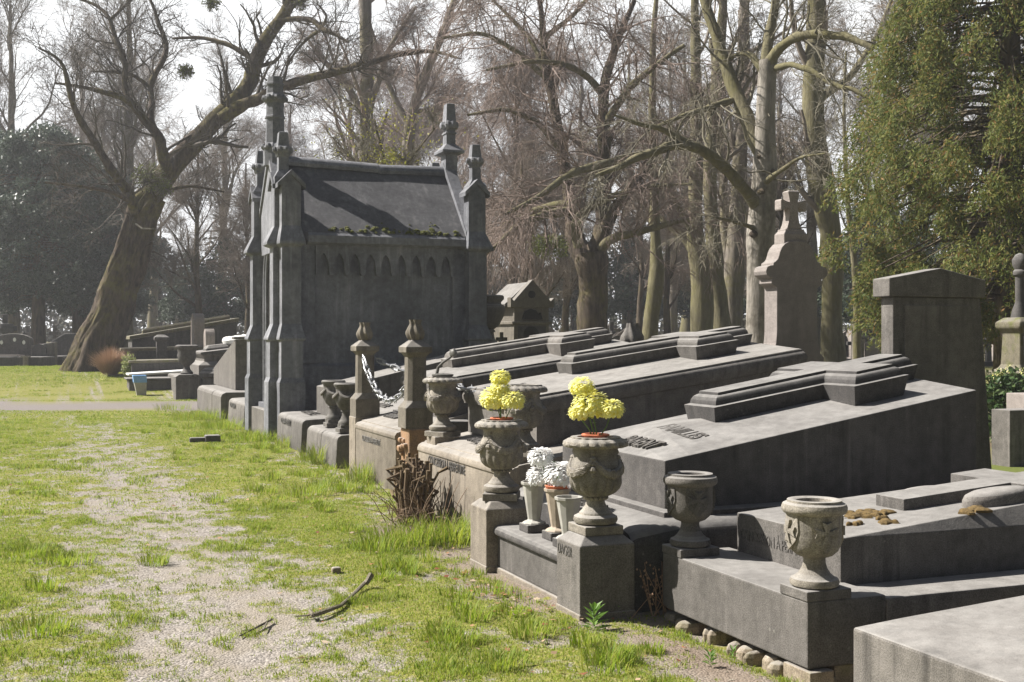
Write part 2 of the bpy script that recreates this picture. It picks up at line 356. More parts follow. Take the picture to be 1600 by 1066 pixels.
Fg = np.stack([ii[:-1, :-1], ii[1:, :-1], ii[1:, 1:], ii[:-1, 1:]], -1).reshape(-1, 4)
m, t, b = newmat('turf_and_gravel', 0.95, 0.1)
def attr(t, n): a = N(t, 'ShaderNodeAttribute'); a.attribute_name = n; return a.outputs['Fac']
P0 = pos(t); vn = N(t, 'ShaderNodeTexVoronoi'); vn.inputs['Scale'].default_value = 75; t.links.new(P0, vn.inputs['Vector'])
gcol = mix(t, N(t, 'ShaderNodeSeparateColor').outputs[0], (0.2, 0.2, 0.2), (0.5, 0.5, 0.5))
sepc = t.nodes[-2] if t.nodes[-2].bl_idname == 'ShaderNodeSeparateColor' else [n for n in t.nodes if n.bl_idname == 'ShaderNodeSeparateColor'][0]
t.links.new(vn.outputs['Color'], sepc.inputs[0])
gr = mix(t, sepc.outputs[0], (0.15, 0.135, 0.122), (0.34, 0.31, 0.28))
gr = mix(t, ramp(t, noise(t, P0, 2.2, 5), 0.4, 0.65), gr, mix(t, noise(t, P0, 200, 2), (0.19, 0.165, 0.13), (0.29, 0.255, 0.21)))
so_ = mix(t, noise(t, P0, 60, 5), (0.075, 0.055, 0.04), (0.27, 0.205, 0.15))
gr = mix(t, attr(t, 'soil'), gr, so_)
tf = mix(t, noise(t, P0, 5, 5), (0.13, 0.155, 0.016), (0.21, 0.215, 0.04))
tf = mix(t, ramp(t, noise(t, P0, 45, 4), 0.35, 0.7), tf, (0.22, 0.19, 0.085))
vm = math_(t, 'ADD', attr(t, 'veg'), math_(t, 'MULTIPLY', math_(t, 'SUBTRACT', noise(t, P0, 17, 6, 0.75), 0.5), 2.0))
c = mix(t, ramp(t, vm, 0.50, 0.80), gr, tf)
asph = mix(t, noise(t, P0, 90, 3), (0.15, 0.135, 0.127), (0.23, 0.205, 0.195))
c = mix(t, attr(t, 'pathm'), c, asph)
farsoil = mix(t, ramp(t, noise(t, P0, 0.5, 5), 0.45, 0.6), (0.12, 0.095, 0.06), (0.11, 0.13, 0.035))
c = mix(t, attr(t, 'wood'), c, farsoil)
t.links.new(c, b.inputs['Base Color'])
h = math_(t, 'ADD', math_(t, 'MULTIPLY', vn.outputs['Distance'], -0.8), math_(t, 'MULTIPLY', noise(t, P0, 35, 4), 1.0)); bump(t, b, h, 0.7, 0.012)
M['ground'] = m
go = npmesh('ground', np.stack([GX, GY, GZ], -1).reshape(-1, 3), [Fg], m, smooth=True, off=np.zeros(3)); tag(go, kind='structure')
LW = np.clip((cam_depth(GX, GY) - 40.0) / 1.5, 0, 1); LW = np.maximum(LW, np.clip((GX - 6.5) / 1.0, 0, 1) * (1 - np.clip((vnoise(GX * .4, GY * .4, 77) - 0.55) * 8, 0, 1)))
for nm, arr in (('veg', VG), ('soil', SO), ('pathm', PM), ('wood', LW)):
    a = go.data.attributes.new(nm, 'FLOAT', 'POINT'); a.data.foreach_set('value', arr.astype(np.float32).ravel())

def gnd(x, y):
    nr = (x > -6) & (x < 4) & (y < 20); v = veg(x, y)[0]
    return ground_z(x, y) + np.where(nr, 0.035 * (fbm(x * 1.5, y * 1.5, 5) - 0.5) + 0.02 * (v - 0.5) + 0.012 * (fbm(x * 7, y * 7, 8) - 0.5) - dig(x, y), 0)
def blades(n_try, xr, yr, dens, hmul, wid, seed, hmin=0.017, hmax=0.050):
    r = np.random.default_rng(seed); x = r.uniform(*xr, n_try); y = r.uniform(*yr, n_try); v, s = veg(x, y)
    clump = fbm(x * 3.1, y * 3.1, 21, 3)
    keep = (r.random(n_try) < np.clip((v - 0.22) * 1.7, 0, 1) * dens * (0.7 + 0.6 * clump ** 2)) & (path_mask(x, y) < 0.3)
    u = C_ * x - S_ * y; d = cam_depth(x, y); keep &= (d > 4.4) & (np.abs(u) < 0.50 * d + 1.2) & (d < 44)
    keep &= ~((x > 3.2) & (y < 27))
    for (a0, a1, b0, b1) in ((2.70, 3.2, 5.87, 7.72),): keep &= ~((x > a0) & (x < a1) & (y > b0) & (y < b1))
    x, y, clump, v = x[keep], y[keep], clump[keep], v[keep]; n = len(x)
    tall = np.clip((clump - 0.60) * 4, 0, 1); h = (hmin + (hmax - hmin) * r.random(n) ** 1.5) * (0.6 + 1.2 * tall) * hmul
    az = r.uniform(0, 2 * np.pi, n); lean = r.uniform(0.15, 1.0, n) * h; w = wid * r.uniform(0.6, 1.4, n)
    return x, y, h, az, lean, w
def blade_mesh(name, x, y, h, az, lean, w, z=None, mat='grass'):
    n = len(x); ca, sa = np.cos(az), np.sin(az)
    z = (gnd(x, y) - 0.004) if z is None else z
    B = np.stack([x, y, z], -1); side = np.stack([-sa, ca, 0 * sa], -1) * w[:, None]; fw = np.stack([ca, sa, 0 * ca], -1)
    mid = B + fw * (lean * 0.35)[:, None] + np.array([0, 0, 1]) * (h * 0.6)[:, None]
    tip = B + fw * lean[:, None] + np.array([0, 0, 1]) * h[:, None]
    V = np.stack([B - side, B + side, mid + side * 0.75, mid - side * 0.75, tip], 1).reshape(-1, 3)
    k = np.arange(n)[:, None] * 5
    return V, k + np.array([[0, 1, 2, 3]]), k + np.array([[3, 2, 4]])
def tuft_arrays(cx, cy, n, rad, h, seed, w=0.0028):
    r = np.random.default_rng(seed); a = r.uniform(0, 2 * np.pi, n); q = rad * np.sqrt(r.random(n))
    hh = h * r.uniform(0.5, 1.1, n)
    return cx + q * np.cos(a), cy + q * np.sin(a), hh, a + r.normal(0, 0.6, n), hh * r.uniform(0.2, 0.9, n), w * r.uniform(0.7, 1.4, n)
parts_ = [blades(760000, (-3.4, 3.25), (4.2, 11.0), 0.85, 0.78, 0.0020, 1), blades(600000, (-9, 3.25), (11.0, 24.0), 1.0, 0.75, 0.0034, 2),
          blades(420000, (-14, 5), (24, 45), 1.0, 0.9, 0.0065, 3)]
tr = random.Random(5)
def clump_at(x, y, n, rad, h): parts_.append(tuft_arrays(x, y, n, rad, h, tr.randint(0, 10 ** 6)))
for k in range(95):                                             # scattered taller tussocks, thickest along the graves
    x = 3.12 - abs(tr.gauss(0, 0.75)); y = tr.uniform(4.8, 22)
    if 2.62 < x and 5.8 < y < 7.8: x -= 0.6
    if veg(np.array([x]), np.array([y]))[0][0] > 0.4: clump_at(x, y, tr.randint(50, 150), tr.uniform(0.05, 0.14), tr.uniform(0.05, 0.11))
for k in range(60):
    x = tr.uniform(-3.2, 0.3); y = tr.uniform(5, 14)
    if veg(np.array([x]), np.array([y]))[0][0] > 0.55: clump_at(x, y, tr.randint(50, 120), tr.uniform(0.05, 0.12), tr.uniform(0.05, 0.10))
for (px, py, n, rad, h) in [(650, 850, 320, 0.26, 0.20), (700, 850, 260, 0.2, 0.24), (575, 755, 260, 0.16, 0.26), (610, 850, 240, 0.25, 0.16), (720, 845, 200, .15, .22), (590, 860, 160, .2, .14),
                            (520, 725, 170, 0.12, 0.30), (455, 700, 200, 0.2, 0.2), (420, 690, 220, 0.25, 0.2), (350, 670, 320, 0.4, 0.22), (300, 655, 300, 0.4, 0.2), (270, 640, 200, 0.4, 0.18), (480, 775, 240, 0.25, 0.15),
                            (500, 720, 200, .2, .2), (390, 690, 240, .3, .2), (330, 655, 260, .35, .24), (540, 770, 160, .15, .14), (735, 970, 150, 0.12, 0.09), (830, 995, 150, .12, .09), (950, 1035, 170, .12, .10), (780, 1040, 150, .13, .08), (690, 1000, 150, .12, .08),
                            (100, 880, 300, 0.2, 0.08), (240, 880, 120, .1, .1), (60, 990, 300, 0.2, 0.08), (40, 870, 260, .2, .08)]:
    d = 1850 * 1.55 / (py - 528); x, y = at(px, d); clump_at(min(x, 3.12), y, n, rad, h)
A = [np.concatenate([p[i] for p in parts_]) for i in range(6)]
V, F1, F2 = blade_mesh('grass', *A)
tag(npmesh('grass', V, [F1, F2], M['grass'], off=np.zeros(3)), 'short patchy spring grass growing between the gravel and along the graves', 'grass', kind='stuff')
# loose pebbles and dead leaves on the turf
def pebbles():
    r = np.random.default_rng(8); n = 9000; x = r.uniform(-3, 3.1, n); y = r.uniform(4.4, 14, n); v, s = veg(x, y); k = r.random(n) < np.clip(0.75 - v, 0, 1); x, y = x[k], y[k]; n = len(x)
    sz = r.uniform(0.003, 0.010, n); base = np.array([(1, 0, 0), (-0.5, .87, 0), (-0.5, -.87, 0), (0, 0, .8)])
    rot = r.uniform(0, 6.28, n); c, s_ = np.cos(rot), np.sin(rot)
    b = base[None] * sz[:, None, None] * r.uniform(0.6, 1.3, (n, 4, 1)); V = np.stack([b[..., 0] * c[:, None] - b[..., 1] * s_[:, None], b[..., 0] * s_[:, None] + b[..., 1] * c[:, None], b[..., 2]], -1)
    V += np.stack([x, y, gnd(x, y) + 0.001], -1)[:, None]; k = np.arange(n)[:, None] * 4
    tag(npmesh('pebbles', V.reshape(-1, 3), [np.concatenate([k + np.array([[0, 1, 3]]), k + np.array([[1, 2, 3]]), k + np.array([[2, 0, 3]])])], M['rubble'], off=np.zeros(3)), 'loose gravel pebbles on the worn bare track in the grass', 'gravel', kind='stuff')
pebbles()
def dead_leaves():
    r = np.random.default_rng(9); n = 330; x = 3.1 - np.abs(r.normal(0, 0.9, n)); y = r.uniform(4.6, 12, n)
    x[200:] = r.uniform(-3, 2.6, 130); y[200:] = r.uniform(4.7, 16, 130)
    x[:60] = r.normal(2.55, .12, 60); y[:60] = r.normal(6.5, .45, 60)
    ins = (x > 2.66) & (y > 5.85) & (y < 7.75); x[ins] -= 0.3
    sz = r.uniform(0.010, 0.028, n); a = r.uniform(0, 6.28, n); c, s_ = np.cos(a), np.sin(a); V = []
    for (px, py, pz) in ((-1, 0, .25), (-.2, .55, .5), (1, .1, .35), (-.1, -.5, .1)):
        X, Y = px * sz, py * sz; V.append(np.stack([x + X * c - Y * s_, y + X * s_ + Y * c, gnd(x, y) + 0.012 + pz * sz * r.uniform(.2, 1.4, n)], -1))
    V = np.stack(V, 1).reshape(-1, 3); k = np.arange(n)[:, None] * 4
    tag(npmesh('leaf_litter', V, [k + np.array([[0, 1, 2, 3]])], M['deadleaf'], off=np.zeros(3)), 'curled brown dead leaves scattered over the grass and against the kerbs', 'leaf litter', kind='stuff')
dead_leaves()

# ------------------------------------------------------------------ tomb building blocks
def inset(poly, d):
    n = len(poly); out = []
    for i in range(n):
        p0, p1, p2 = Vector(poly[i - 1]), Vector(poly[i]), Vector(poly[(i + 1) % n])
        a = (p1 - p0).normalized(); b = (p2 - p1).normalized()
        na, nb = Vector((-a.y, a.x)), Vector((-b.y, b.x)); k = 1 + na.dot(nb)
        out.append(tuple(p1 + (na + nb) / k * d))
    return out
def stack(mb, poly, layers, zf, cap0=False):
    """rings of a CCW outline, each inset and raised above the surface zf(x, y)"""
    rings = []
    for (d, h) in layers:
        q = inset(poly, d) if abs(d) > 1e-6 else [tuple(p) for p in poly]
        rings.append([(x, y, zf(x, y) + h) for (x, y) in q])
    return mb.loft(rings, cap0, True)
def cross_poly(x0, xa, xb, x1, c, hw, arm):
    """Latin cross lying along x: foot x0, arms between xa and xb, head x1, axis y=c"""
    return [(x0, c - hw), (xa, c - hw), (xa, c - arm), (xb, c - arm), (xb, c - hw), (x1, c - hw), (x1, c + hw), (xb, c + hw), (xb, c + arm), (xa, c + arm), (xa, c + hw), (x0, c + hw)]
BULL = [(0.015, -0.06), (-0.012, 0.085), (0.018, 0.092), (0.018, 0.100), (0.022, 0.118), (0.034, 0.138), (0.052, 0.149), (0.062, 0.150), (0.062, 0.168)]
def ridge_body(name, mat, parent, x0, x1, y0, y1, zb, z0, s, rise=0.0, moulded=False, zb1=None):
    """sloping tomb slab: top climbs away from the path and is hipped to a low ridge along its middle"""
    c = (y0 + y1) / 2; hw = (y1 - y0) / 2; zb1 = zb if zb1 is None else zb1
    def zf(x, y):
        k = min(max((x - x0) / 0.35, 0), 1); return z0 + s * (x - x0) + rise * k * (hw - abs(y - c))
    mb = MB(); xs = [x0, x0 + 0.35 * 0.5, x0 + 0.36, (x0 + x1) / 2, x1]
    e = 0.03 if moulded else 0.0
    top = []
    for x in xs:
        xx = min(max(x, x0 + e), x1 - e)
        top.append([(xx, y0 + e, zf(x, y0)), (xx, c, zf(x, c)), (xx, y1 - e, zf(x, y1))])
    if moulded:
        ol = [(x0, y0), (x1, y0), (x1, y1), (x0, y1)]
        low = MB(); edge = lambda x, y: z0 + s * (x - x0)
        rings = [[(x, y, zb) for (x, y) in inset(ol, 0.03)]]
        for (d, h) in [(0.03, -0.15), (0.0, -0.140), (0.0, -0.125), (-0.012, -0.10), (-0.014, -0.07), (-0.004, -0.04), (0.012, -0.018), (0.018, -0.016), (0.02, 0.0), (0.03, 0.0)]:
            rings.append([(x, y, edge(min(max(x, x0), x1), y) + h) for (x, y) in inset(ol, d)])
        mb.loft(rings, True, False)
    n = len(xs)
    vs = [v for r in top for v in r]; fs = []
    for i in range(n - 1):
        for j in range(2): fs.append((i * 3 + j, (i + 1) * 3 + j, (i + 1) * 3 + j + 1, i * 3 + j + 1))
    if not moulded:
        b = len(vs)
        for i, x in enumerate(xs): vs += [(x, y0, zb), (x, c, zb), (x, y1, zb)]
        for i in range(n - 1):
            fs.append((b + i * 3, b + (i + 1) * 3, (i + 1) * 3, i * 3)); fs.append((i * 3 + 2, (i + 1) * 3 + 2, b + (i + 1) * 3 + 2, b + i * 3 + 2))
        fs.append((0, 1, b + 1, b)); fs.append((1, 2, b + 2, b + 1)); q = (n - 1) * 3
        fs.append((q + 1, q, b + q, b + q + 1)); fs.append((q + 2, q + 1, b + q + 1, b + q + 2))
        mb.add(vs, fs)
    else:
        e0 = [0, 1, 2]; mb.add(vs, fs)
        # small closing strips under the front and head edges of the hipped top
        mb.add([(x0 + e, y0 + e, z0), (x0 + e, y1 - e, z0), (x0 + e, c, zf(x0, c))], [(0, 2, 1)])
        q = [(x1 - e, y0 + e, zf(x1, y0)), (x1 - e, y1 - e, zf(x1, y1)), (x1 - e, c, zf(x1, c))]; mb.add(q, [(0, 1, 2)])
    o = mb.build(name, mat, parent, bevel=0.0 if moulded else 0.008, smooth=moulded)
    return o, zf
def urn_garland(name, label, mat, group=None, pot=True, loc=(0, 0, 0)):
    """classical urn: square slab, torus foot, beaded neck, gadrooned bowl with garland, leafy lip"""
    t = thing(name, label, 'urn', loc, group); L = Vector(loc)
    MBw = lambda: MB()
    mb = MB(); mb.box(L.x - .118, L.x + .118, L.y - .118, L.y + .118, L.z, L.z + .05); mb.build('slab', mat, t, bevel=.006)
    pr = [(.095, .05), (.118, .058), (.126, .075), (.122, .093), (.102, .104), (.094, .106), (.092, .114), (.078, .128), (.062, .15), (.054, .17), (.052, .185), (.066, .188), (.066, .192), (.056, .196)]
    mb = MB(); mb.lathe(pr, *L, n=32); mb.build('foot', mat, t, smooth=True)
    mb = MB()
    for i in range(16):
        a = 2 * math.pi * i / 16; mb.lathe([(0.001, -.013), (.009, -.009), (.013, 0), (.009, .009), (.001, .013)], L.x + .062 * math.cos(a), L.y + .062 * math.sin(a), L.z + .199, n=8)
    mb.build('bead_ring', mat, t, smooth=True)
    gad = lambda a, k, z: 1 + 0.11 * max(0, min(1, (.318 - z) / .04)) * (abs(math.sin(a * 8)) - 0.55)
    pr = [(.060, .205), (.085, .213), (.110, .228), (.132, .252), (.142, .278), (.146, .300), (.147, .315), (.148, .322), (.150, .345), (.149, .365), (.142, .39), (.131, .41), (.124, .432), (.124, .46), (.130, .478), (.138, .487), (.13, .489)]
    mb = MB(); mb.lathe(pr, *L, n=96, mod=gad); mb.build('bowl', mat, t, smooth=True)
    lipm = lambda a, k, z: 1 + (0.085 * (abs(math.sin(a * 9 + 0.35 * k)) - 0.6) if 1 <= k <= 6 else 0)
    pr = [(.128, .485), (.160, .482), (.176, .488), (.182, .500), (.176, .516), (.158, .528), (.140, .533), (.140, .541), (.105, .541), (.095, .53), (.09, .50), (.001, .50)]
    mb = MB(); mb.lathe(pr, *L, n=96, mod=lipm, cap1=False); mb.build('lip', mat, t, smooth=True)
    mb = MB(); rr = random.Random(3)                                    # four swags of leaves hung from four masks
    for q in range(4):
        a0 = q * math.pi / 2 - math.pi / 4 + 0.25; pts = []; rad = []
        for i in range(15):
            f = i / 14; a = a0 + f * math.pi / 2; sag = 0.085 * (4 * f * (1 - f)); z = .425 - sag
            r = .128 + 0.026 * (4 * f * (1 - f)); pts.append((L.x + r * math.cos(a), L.y + r * math.sin(a), L.z + z)); rad.append(.010 + .017 * (4 * f * (1 - f)) * (1 + .22 * math.sin(f * 40)))
        mb.tube(pts, rad, 8)
        for i in range(46):                                             # leaf scales on the swag
            f = rr.uniform(.08, .92); a = a0 + f * math.pi / 2; sg = 4 * f * (1 - f); z = .425 - .085 * sg + rr.uniform(-.02, .02) * sg; r = .134 + .040 * sg
            p = Vector((L.x + r * math.cos(a), L.y + r * math.sin(a), L.z + z)); tg = Vector((-math.sin(a), math.cos(a), (f - .5) * 1.1)).normalized() * .022; up = Vector((0, 0, .010)); o_ = Vector((math.cos(a), math.sin(a), 0)) * .006
            mb.add([p - tg, p - up + o_, p + tg, p + up + o_, p - o_ * 2], [(0, 1, 2, 3), (1, 0, 4), (2, 1, 4), (3, 2, 4), (0, 3, 4)])
        u = Vector((math.cos(a0), math.sin(a0), 0)); sd = Vector((-u.y, u.x, 0))
        for (dz, w, h, out) in ((.455, .016, .03, .130), (.425, .024, .028, .134), (.395, .020, .025, .146), (.365, .026, .045, .152), (.340, .016, .035, .154)):
            p = L + u * (out - .012) + Vector((0, 0, dz))
            mb.lathe([(.001, -h * .6), (w * .7, -h * .35), (w, 0), (w * .75, h * .35), (.001, h * .55)], p.x, p.y, p.z, n=8)
    mb.build('garland', mat, t, smooth=True)
    if pot:
        mb = MB(); mb.lathe([(.062, .50), (.066, .545), (.078, .546), (.080, .553), (.074, .556), (.064, .555), (.060, .535), (.001, .535)], *L, n=28, cap1=False); mb.build('flower_pot', M['terracotta'], t, smooth=True)
    return t
def shield_rot(mb, L, a, r, z0, h):
    u = Vector((math.cos(a), math.sin(a), 0)); s = Vector((-u.y, u.x, 0))
    def W(y, z, o): 
        ang = y / r; return (L.x + (r + o) * math.cos(a + ang), L.y + (r + o) * math.sin(a + ang), L.z + z0 + z)
    out = [(-.062, h * .5), (.062, h * .5), (.066, h * .05), (.05, -h * .25), (.0, -h * .55), (-.05, -h * .25), (-.066, h * .05)]
    def ringed(poly, o1, o0):
        n = len(poly); vs = [W(y, z, o0) for y, z in poly] + [W(y, z, o1) for y, z in poly]; c = len(vs); vs.append(W(0, sum(z for _, z in poly) / n, o1 + .001))
        mb.add(vs, [(i, (i + 1) % n, (i + 1) % n + n, i + n) for i in range(n)] + [(i + n, (i + 1) % n + n, c) for i in range(n)])
    ringed(out, .007, -.012)
    for k in range(4):                                                  # cross pattee
        b = k * math.pi / 2; cy, cz = 0, h * .04
        def R(y, z): return (cy + y * math.cos(b) - z * math.sin(b), cz + y * math.sin(b) + z * math.cos(b))
        pl = [R(-.007, .004), R(.007, .004), R(.022, .052), R(0, .044), R(-.022, .052)]; ringed(pl, .015, .002)
def urn_shield(name, label, mat, loc, group=None):
    t = thing(name, label, 'urn', loc, group); L = Vector(loc)
    pr = [(.095, 0), (.110, .008), (.114, .022), (.108, .038), (.092, .044), (.088, .048), (.074, .060), (.058, .085), (.051, .110), (.050, .128), (.055, .140)]
    mb = MB(); mb.lathe(pr, *L, n=32); mb.build('foot', mat, t, smooth=True)
    pr = [(.054, .135), (.085, .147), (.108, .168), (.120, .200), (.124, .24), (.1245, .30), (.125, .33), (.128, .338)]
    mb = MB(); mb.lathe(pr, *L, n=40); mb.build('bowl', mat, t, smooth=True)
    pr = [(.124, .336), (.140, .340), (.149, .352), (.150, .367), (.144, .382), (.130, .388), (.125, .390), (.124, .400), (.098, .402), (.084, .395), (.078, .36), (.07, .28), (.001, .27)]
    mb = MB(); mb.lathe(pr, *L, n=40, cap1=False); mb.build('rim', mat, t, smooth=True)
    mb = MB()
    for a in (math.pi, -math.pi / 2, 0, math.pi / 2): shield_rot(mb, L, a - 0.18, .123, .255, .15)
    mb.build('shield', mat, t)
    return t
def pompom(mb, c, R, rr, n=320, flat=0.82):
    """ball-shaped chrysanthemum head: overlapping ruffled petals lying round the ball"""
    o = Vector(c)
    for i in range(n):
        z = 1 - 1.7 * (i + .5) / n; a = i * 2.39996 + rr.uniform(-.2, .2); q = math.sqrt(max(0, 1 - z * z))
        d = Vector((q * math.cos(a), q * math.sin(a), z)); t = Vector((math.cos(a) * z, math.sin(a) * z, -q)); b = d.cross(t).normalized()
        r = R * rr.uniform(.86, 1.0); w = R * rr.uniform(.09, .15); L = R * rr.uniform(.16, .26); up = R * rr.uniform(.05, .16)
        S = lambda v: tuple(o + Vector((v.x, v.y, v.z * flat)))
        p0 = d * (r * .80) - t * L * .4; p1 = d * r + t * L * .35; p2 = d * (r + up) + t * L
        mb.add([S(p0), S(p1 + b * w + d * up * .25), S(p2 + b * w * .55), S(p2 + d * up * .3), S(p2 - b * w * .6), S(p1 - b * w + d * up * .1)], [(0, 1, 2, 3, 4, 5)])
def bouquet(name, label, loc, heads, petal, seed=1, leaves=8, center=(0.0, 0.0)):
    t = thing(name, label, 'flowers', loc); L = Vector(loc); rr = random.Random(seed)
    st = MB(); lf = MB()
    for (dx, dy, dz, R) in heads:
        hd = MB(); pompom(hd, L + Vector((dx, dy, dz)), R, rr); hd.build('flower_head', petal, t)
        b = L + Vector((rr.uniform(-.02, .02), rr.uniform(-.02, .02), -.015)); e = L + Vector((dx, dy, dz - R * .3)); m_ = b.lerp(e, .5) + Vector((rr.uniform(-.01, .01), rr.uniform(-.01, .01), 0))
        st.tube([b, m_, e], [.004, .0035, .003], 6)
    for i in range(leaves):
        a = rr.uniform(0, 6.28); r = rr.uniform(.02, .07); z = rr.uniform(.05, max(h[2] for h in heads) - .03); p = L + Vector((r * math.cos(a), r * math.sin(a), z)); d = Vector((math.cos(a), math.sin(a), rr.uniform(-.5, .3))) * .05; s = Vector((-math.sin(a), math.cos(a), 0)) * .018
        lf.add([p, p + d * .5 + s, p + d, p + d * .5 - s], [(0, 1, 2, 3)])
    st.build('stem', M['stem_green'], t); lf.build('leaf', M['weed'], t)
    return t

# ------------------------------------------------------------------ near slab cut by the frame
ST, SW, SD, SU = M['stone'], M['stone_warm'], M['stone_dark'], M['stone_urn']
t = thing('tomb_slab', 'low plain grey tomb slab with a bare sloping top, nearest the camera', 'tomb', (3.2, 3.3, 0))
mb = MB(); mb.prism([(3.2, -.1), (3.2, .317), (3.45, .337), (5.4, .46), (5.4, -.1)], 'y', 2.3, 4.164); mb.build('slab', ST, t, bevel=.012)

# ------------------------------------------------------------------ tomb 1: plinth with two shield urns
t = thing('tomb', 'low grey tomb on a rubble footing, its mossy top behind two shield urns', 'tomb', (3.2, 5.1, 0))
mb = MB(); mb.box(3.2, 3.634, 4.483, 5.835, .052, .356); mb.build('kerb_plinth', ST, t, bevel=.008)
for (a, b) in ((4.483, 4.787), (5.722, 5.83)):
    mb = MB(); mb.box(3.638, 6.3, a, b, -.05, .341); mb.build('side_kerb', ST, t, bevel=.008)
for y0 in (4.481, 5.622):
    mb = MB(); mb.box(3.196, 3.44, y0, y0 + .215, .356, .402); mb.build('urn_pedestal', ST, t, bevel=.005)
x0, ya, yb = 3.61, 4.788, 5.72
def z1(x, y): return .57 + .078 * (x - x0)
mb = MB(); X1 = 6.2; bev = .125 * (X1 - x0) / 1.25 * .6
vs = [(x0, ya, .30), (X1, ya, .30), (X1, yb, .30), (x0, yb, .30), (x0, ya, .57), (X1, ya, .565), (X1, yb, .565), (x0, yb, .57), (X1, ya + bev, z1(X1, 0)), (X1, yb - bev, z1(X1, 0))]
mb.add(vs, [(3, 2, 1, 0), (0, 1, 5, 4), (2, 3, 7, 6), (3, 0, 4, 7), (4, 5, 8), (6, 7, 9), (4, 8, 9, 7), (1, 2, 6, 9, 8, 5)])
body = mb.build('slab', ST, t, bevel=.004)
mb = MB(); stack(mb, cross_poly(4.28, 5.02, 5.28, 6.0, 5.25, .115, .36), [(.0, -.02), (0, .062)], z1); mb.build('relief_cross', ST, t, bevel=.004)
for (cx, cy, rx, ry, h) in ((4.74, 5.50, .15, .10, .022), (4.78, 4.99, .22, .10, .07)):
    mb = MB()
    mb.loft([[(cx + rx * k * math.cos(a), cy + ry * k * math.sin(a), z1(cx + rx * k * math.cos(a), 0) + hh) for a in [2 * math.pi * i / 28 for i in range(28)]] for (k, hh) in ((1, -.02), (1, h * .45), (.93, h * .8), (.75, h), (.4, h * 1.04), (.05, h * 1.02))])
    mb.build('relief_cushion', ST, t, smooth=True)
text('lettering', 'CONCESSION À PERPÉTUITÉ', M['letter'], t, (3.61, 5.68, .43), (0, -1, 0), (0, 0, 1), .085, .007, .62)
for (q, x, al) in (('FAMILLE', 3.80, 'LEFT'), ('DEBOUNY', 3.93, 'LEFT')):
    text('lettering', q, M['letter_light'], t, (x, 5.50, z1(x, 0)), (0, -1, 0), (1, 0, .078), .09, .006, .8)
mo = MB(); r = random.Random(4)
for (cx, cy, s) in ((3.98, 5.28, .05), (4.02, 5.20, .06), (4.10, 5.24, .05), (4.06, 5.12, .05), (4.16, 5.14, .055), (3.93, 5.34, .04), (4.05, 5.03, .035), (3.88, 5.0, .03), (4.02, 4.93, .05), (4.5, 4.9, .06), (5.0, 4.92, .07)):
    for k in range(5):
        x, y = cx + r.gauss(0, s * .6), cy + r.gauss(0, s * .4); w = s * r.uniform(.4, .8)
        mo.lathe([(w, -.004), (w * .95, .008), (w * .6, .017), (.002, .02)], x, y, z1(x, 0), n=9, mod=lambda a, k_, z: 1 + .25 * math.sin(a * 3 + w * 900))
tag(mo.build('moss', M['mosscl'], t, smooth=True), kind='stuff')
rb = MB(); r = random.Random(2); y = 4.47
while y < 5.80:
    w = r.uniform(.05, .12); x = 3.235 + r.uniform(-.03, .03); zt_ = r.uniform(.005, .048); k_ = r.uniform(-.25, .25)
    if r.random() < .85:
        n_ = 9; rb.loft([[(x + .03 + (.10 + .02 * math.sin(5 * k_ + i)) * q * math.cos(2 * math.pi * i / n_), y + w / 2 + k_ * z_ + w * .5 * q * math.sin(2 * math.pi * i / n_ + k_), z_) for i in range(n_)] for z_, q in ((-.14, .9), (-.08, 1.0), (zt_ - .03, .98), (zt_ - .008, .8), (zt_, .4))])
    y += w * 1.02
rb.box(3.19, 3.32, 4.45, 4.66, -.12, .045)
rb.box(3.36, 6.2, 4.5, 5.82, -.1, .048); rb.build('rubble_footing', M['rubble'], t, bevel=.015)
urn_shield('urn', 'stone urn carved with cross shields, on the near corner of the low grey plinth', SU, (3.312, 4.588, .402), 'shield urns on the low plinth')
urn_shield('urn', 'darker stone urn with cross shields, on the far corner of the low grey plinth', M['stone'], (3.315, 5.728, .402), 'shield urns on the low plinth')

# ------------------------------------------------------------------ tomb 2: FAMILLES
c2 = 6.95
t = thing('tomb', 'big dark tomb lettered FAMILLES with a thick moulded cross on its sloping top', 'tomb', (3.2, 6.95, 0))
mb = MB()
pr = [(5.93, -.1), (5.93, .36), (5.945, .42), (5.99, .455), (6.05, .47), (7.85, .47), (7.91, .455), (7.955, .42), (7.97, .36), (7.97, -.1)]
rings = []
for (x, dz) in ((3.06, 0), (3.065, .0), (3.10, .0), (3.35, .035), (5.95, .035)):
    k = .05 if x < 3.063 else (.015 if x < 3.09 else 0)
    rings.append([(x, min(max(y, 5.93 + k), 7.97 - k), z + (dz - (k if z > .3 else 0))) for (y, z) in pr])
mb.loft(rings); mb.build('base', SD, t, smooth=True)
mb = MB(); mb.box(3.34, 5.9, 6.07, 7.83, .45, .535); mb.build('step', SD, t, bevel=.006)
mb, = (MB(),)
body, zf2 = ridge_body('slab', SD, t, 3.417, 5.767, 6.2, 7.70, .5, .821, .163, .10)
zr = lambda x, y: zf2(x, c2)
mb = MB(); stack(mb, cross_poly(4.10, 4.96, 5.38, 5.74, 6.95, .185, .52), BULL, zr); mb.build('relief_cross', SD, t, smooth=True)
for (q, x, y) in (('FAMILLES', 3.78, 6.97), ('PARENT', 3.50, 6.97)):
    text('lettering', q, M['letter'], t, (x, y, zf2(x, 6.75) + (.004 if x > 3.7 else .012)), (0, -1, -.09 if x > 3.7 else -.035), (1, 0, .163 if x > 3.7 else .27), .185, .022, .62, bold=.003)
text('lettering', 'DAGER LAINNE', M['letter'], t, (3.17, 7.15, .487), (0, -1, 0), (1, 0, .1), .12, .018, .62, bold=.004)
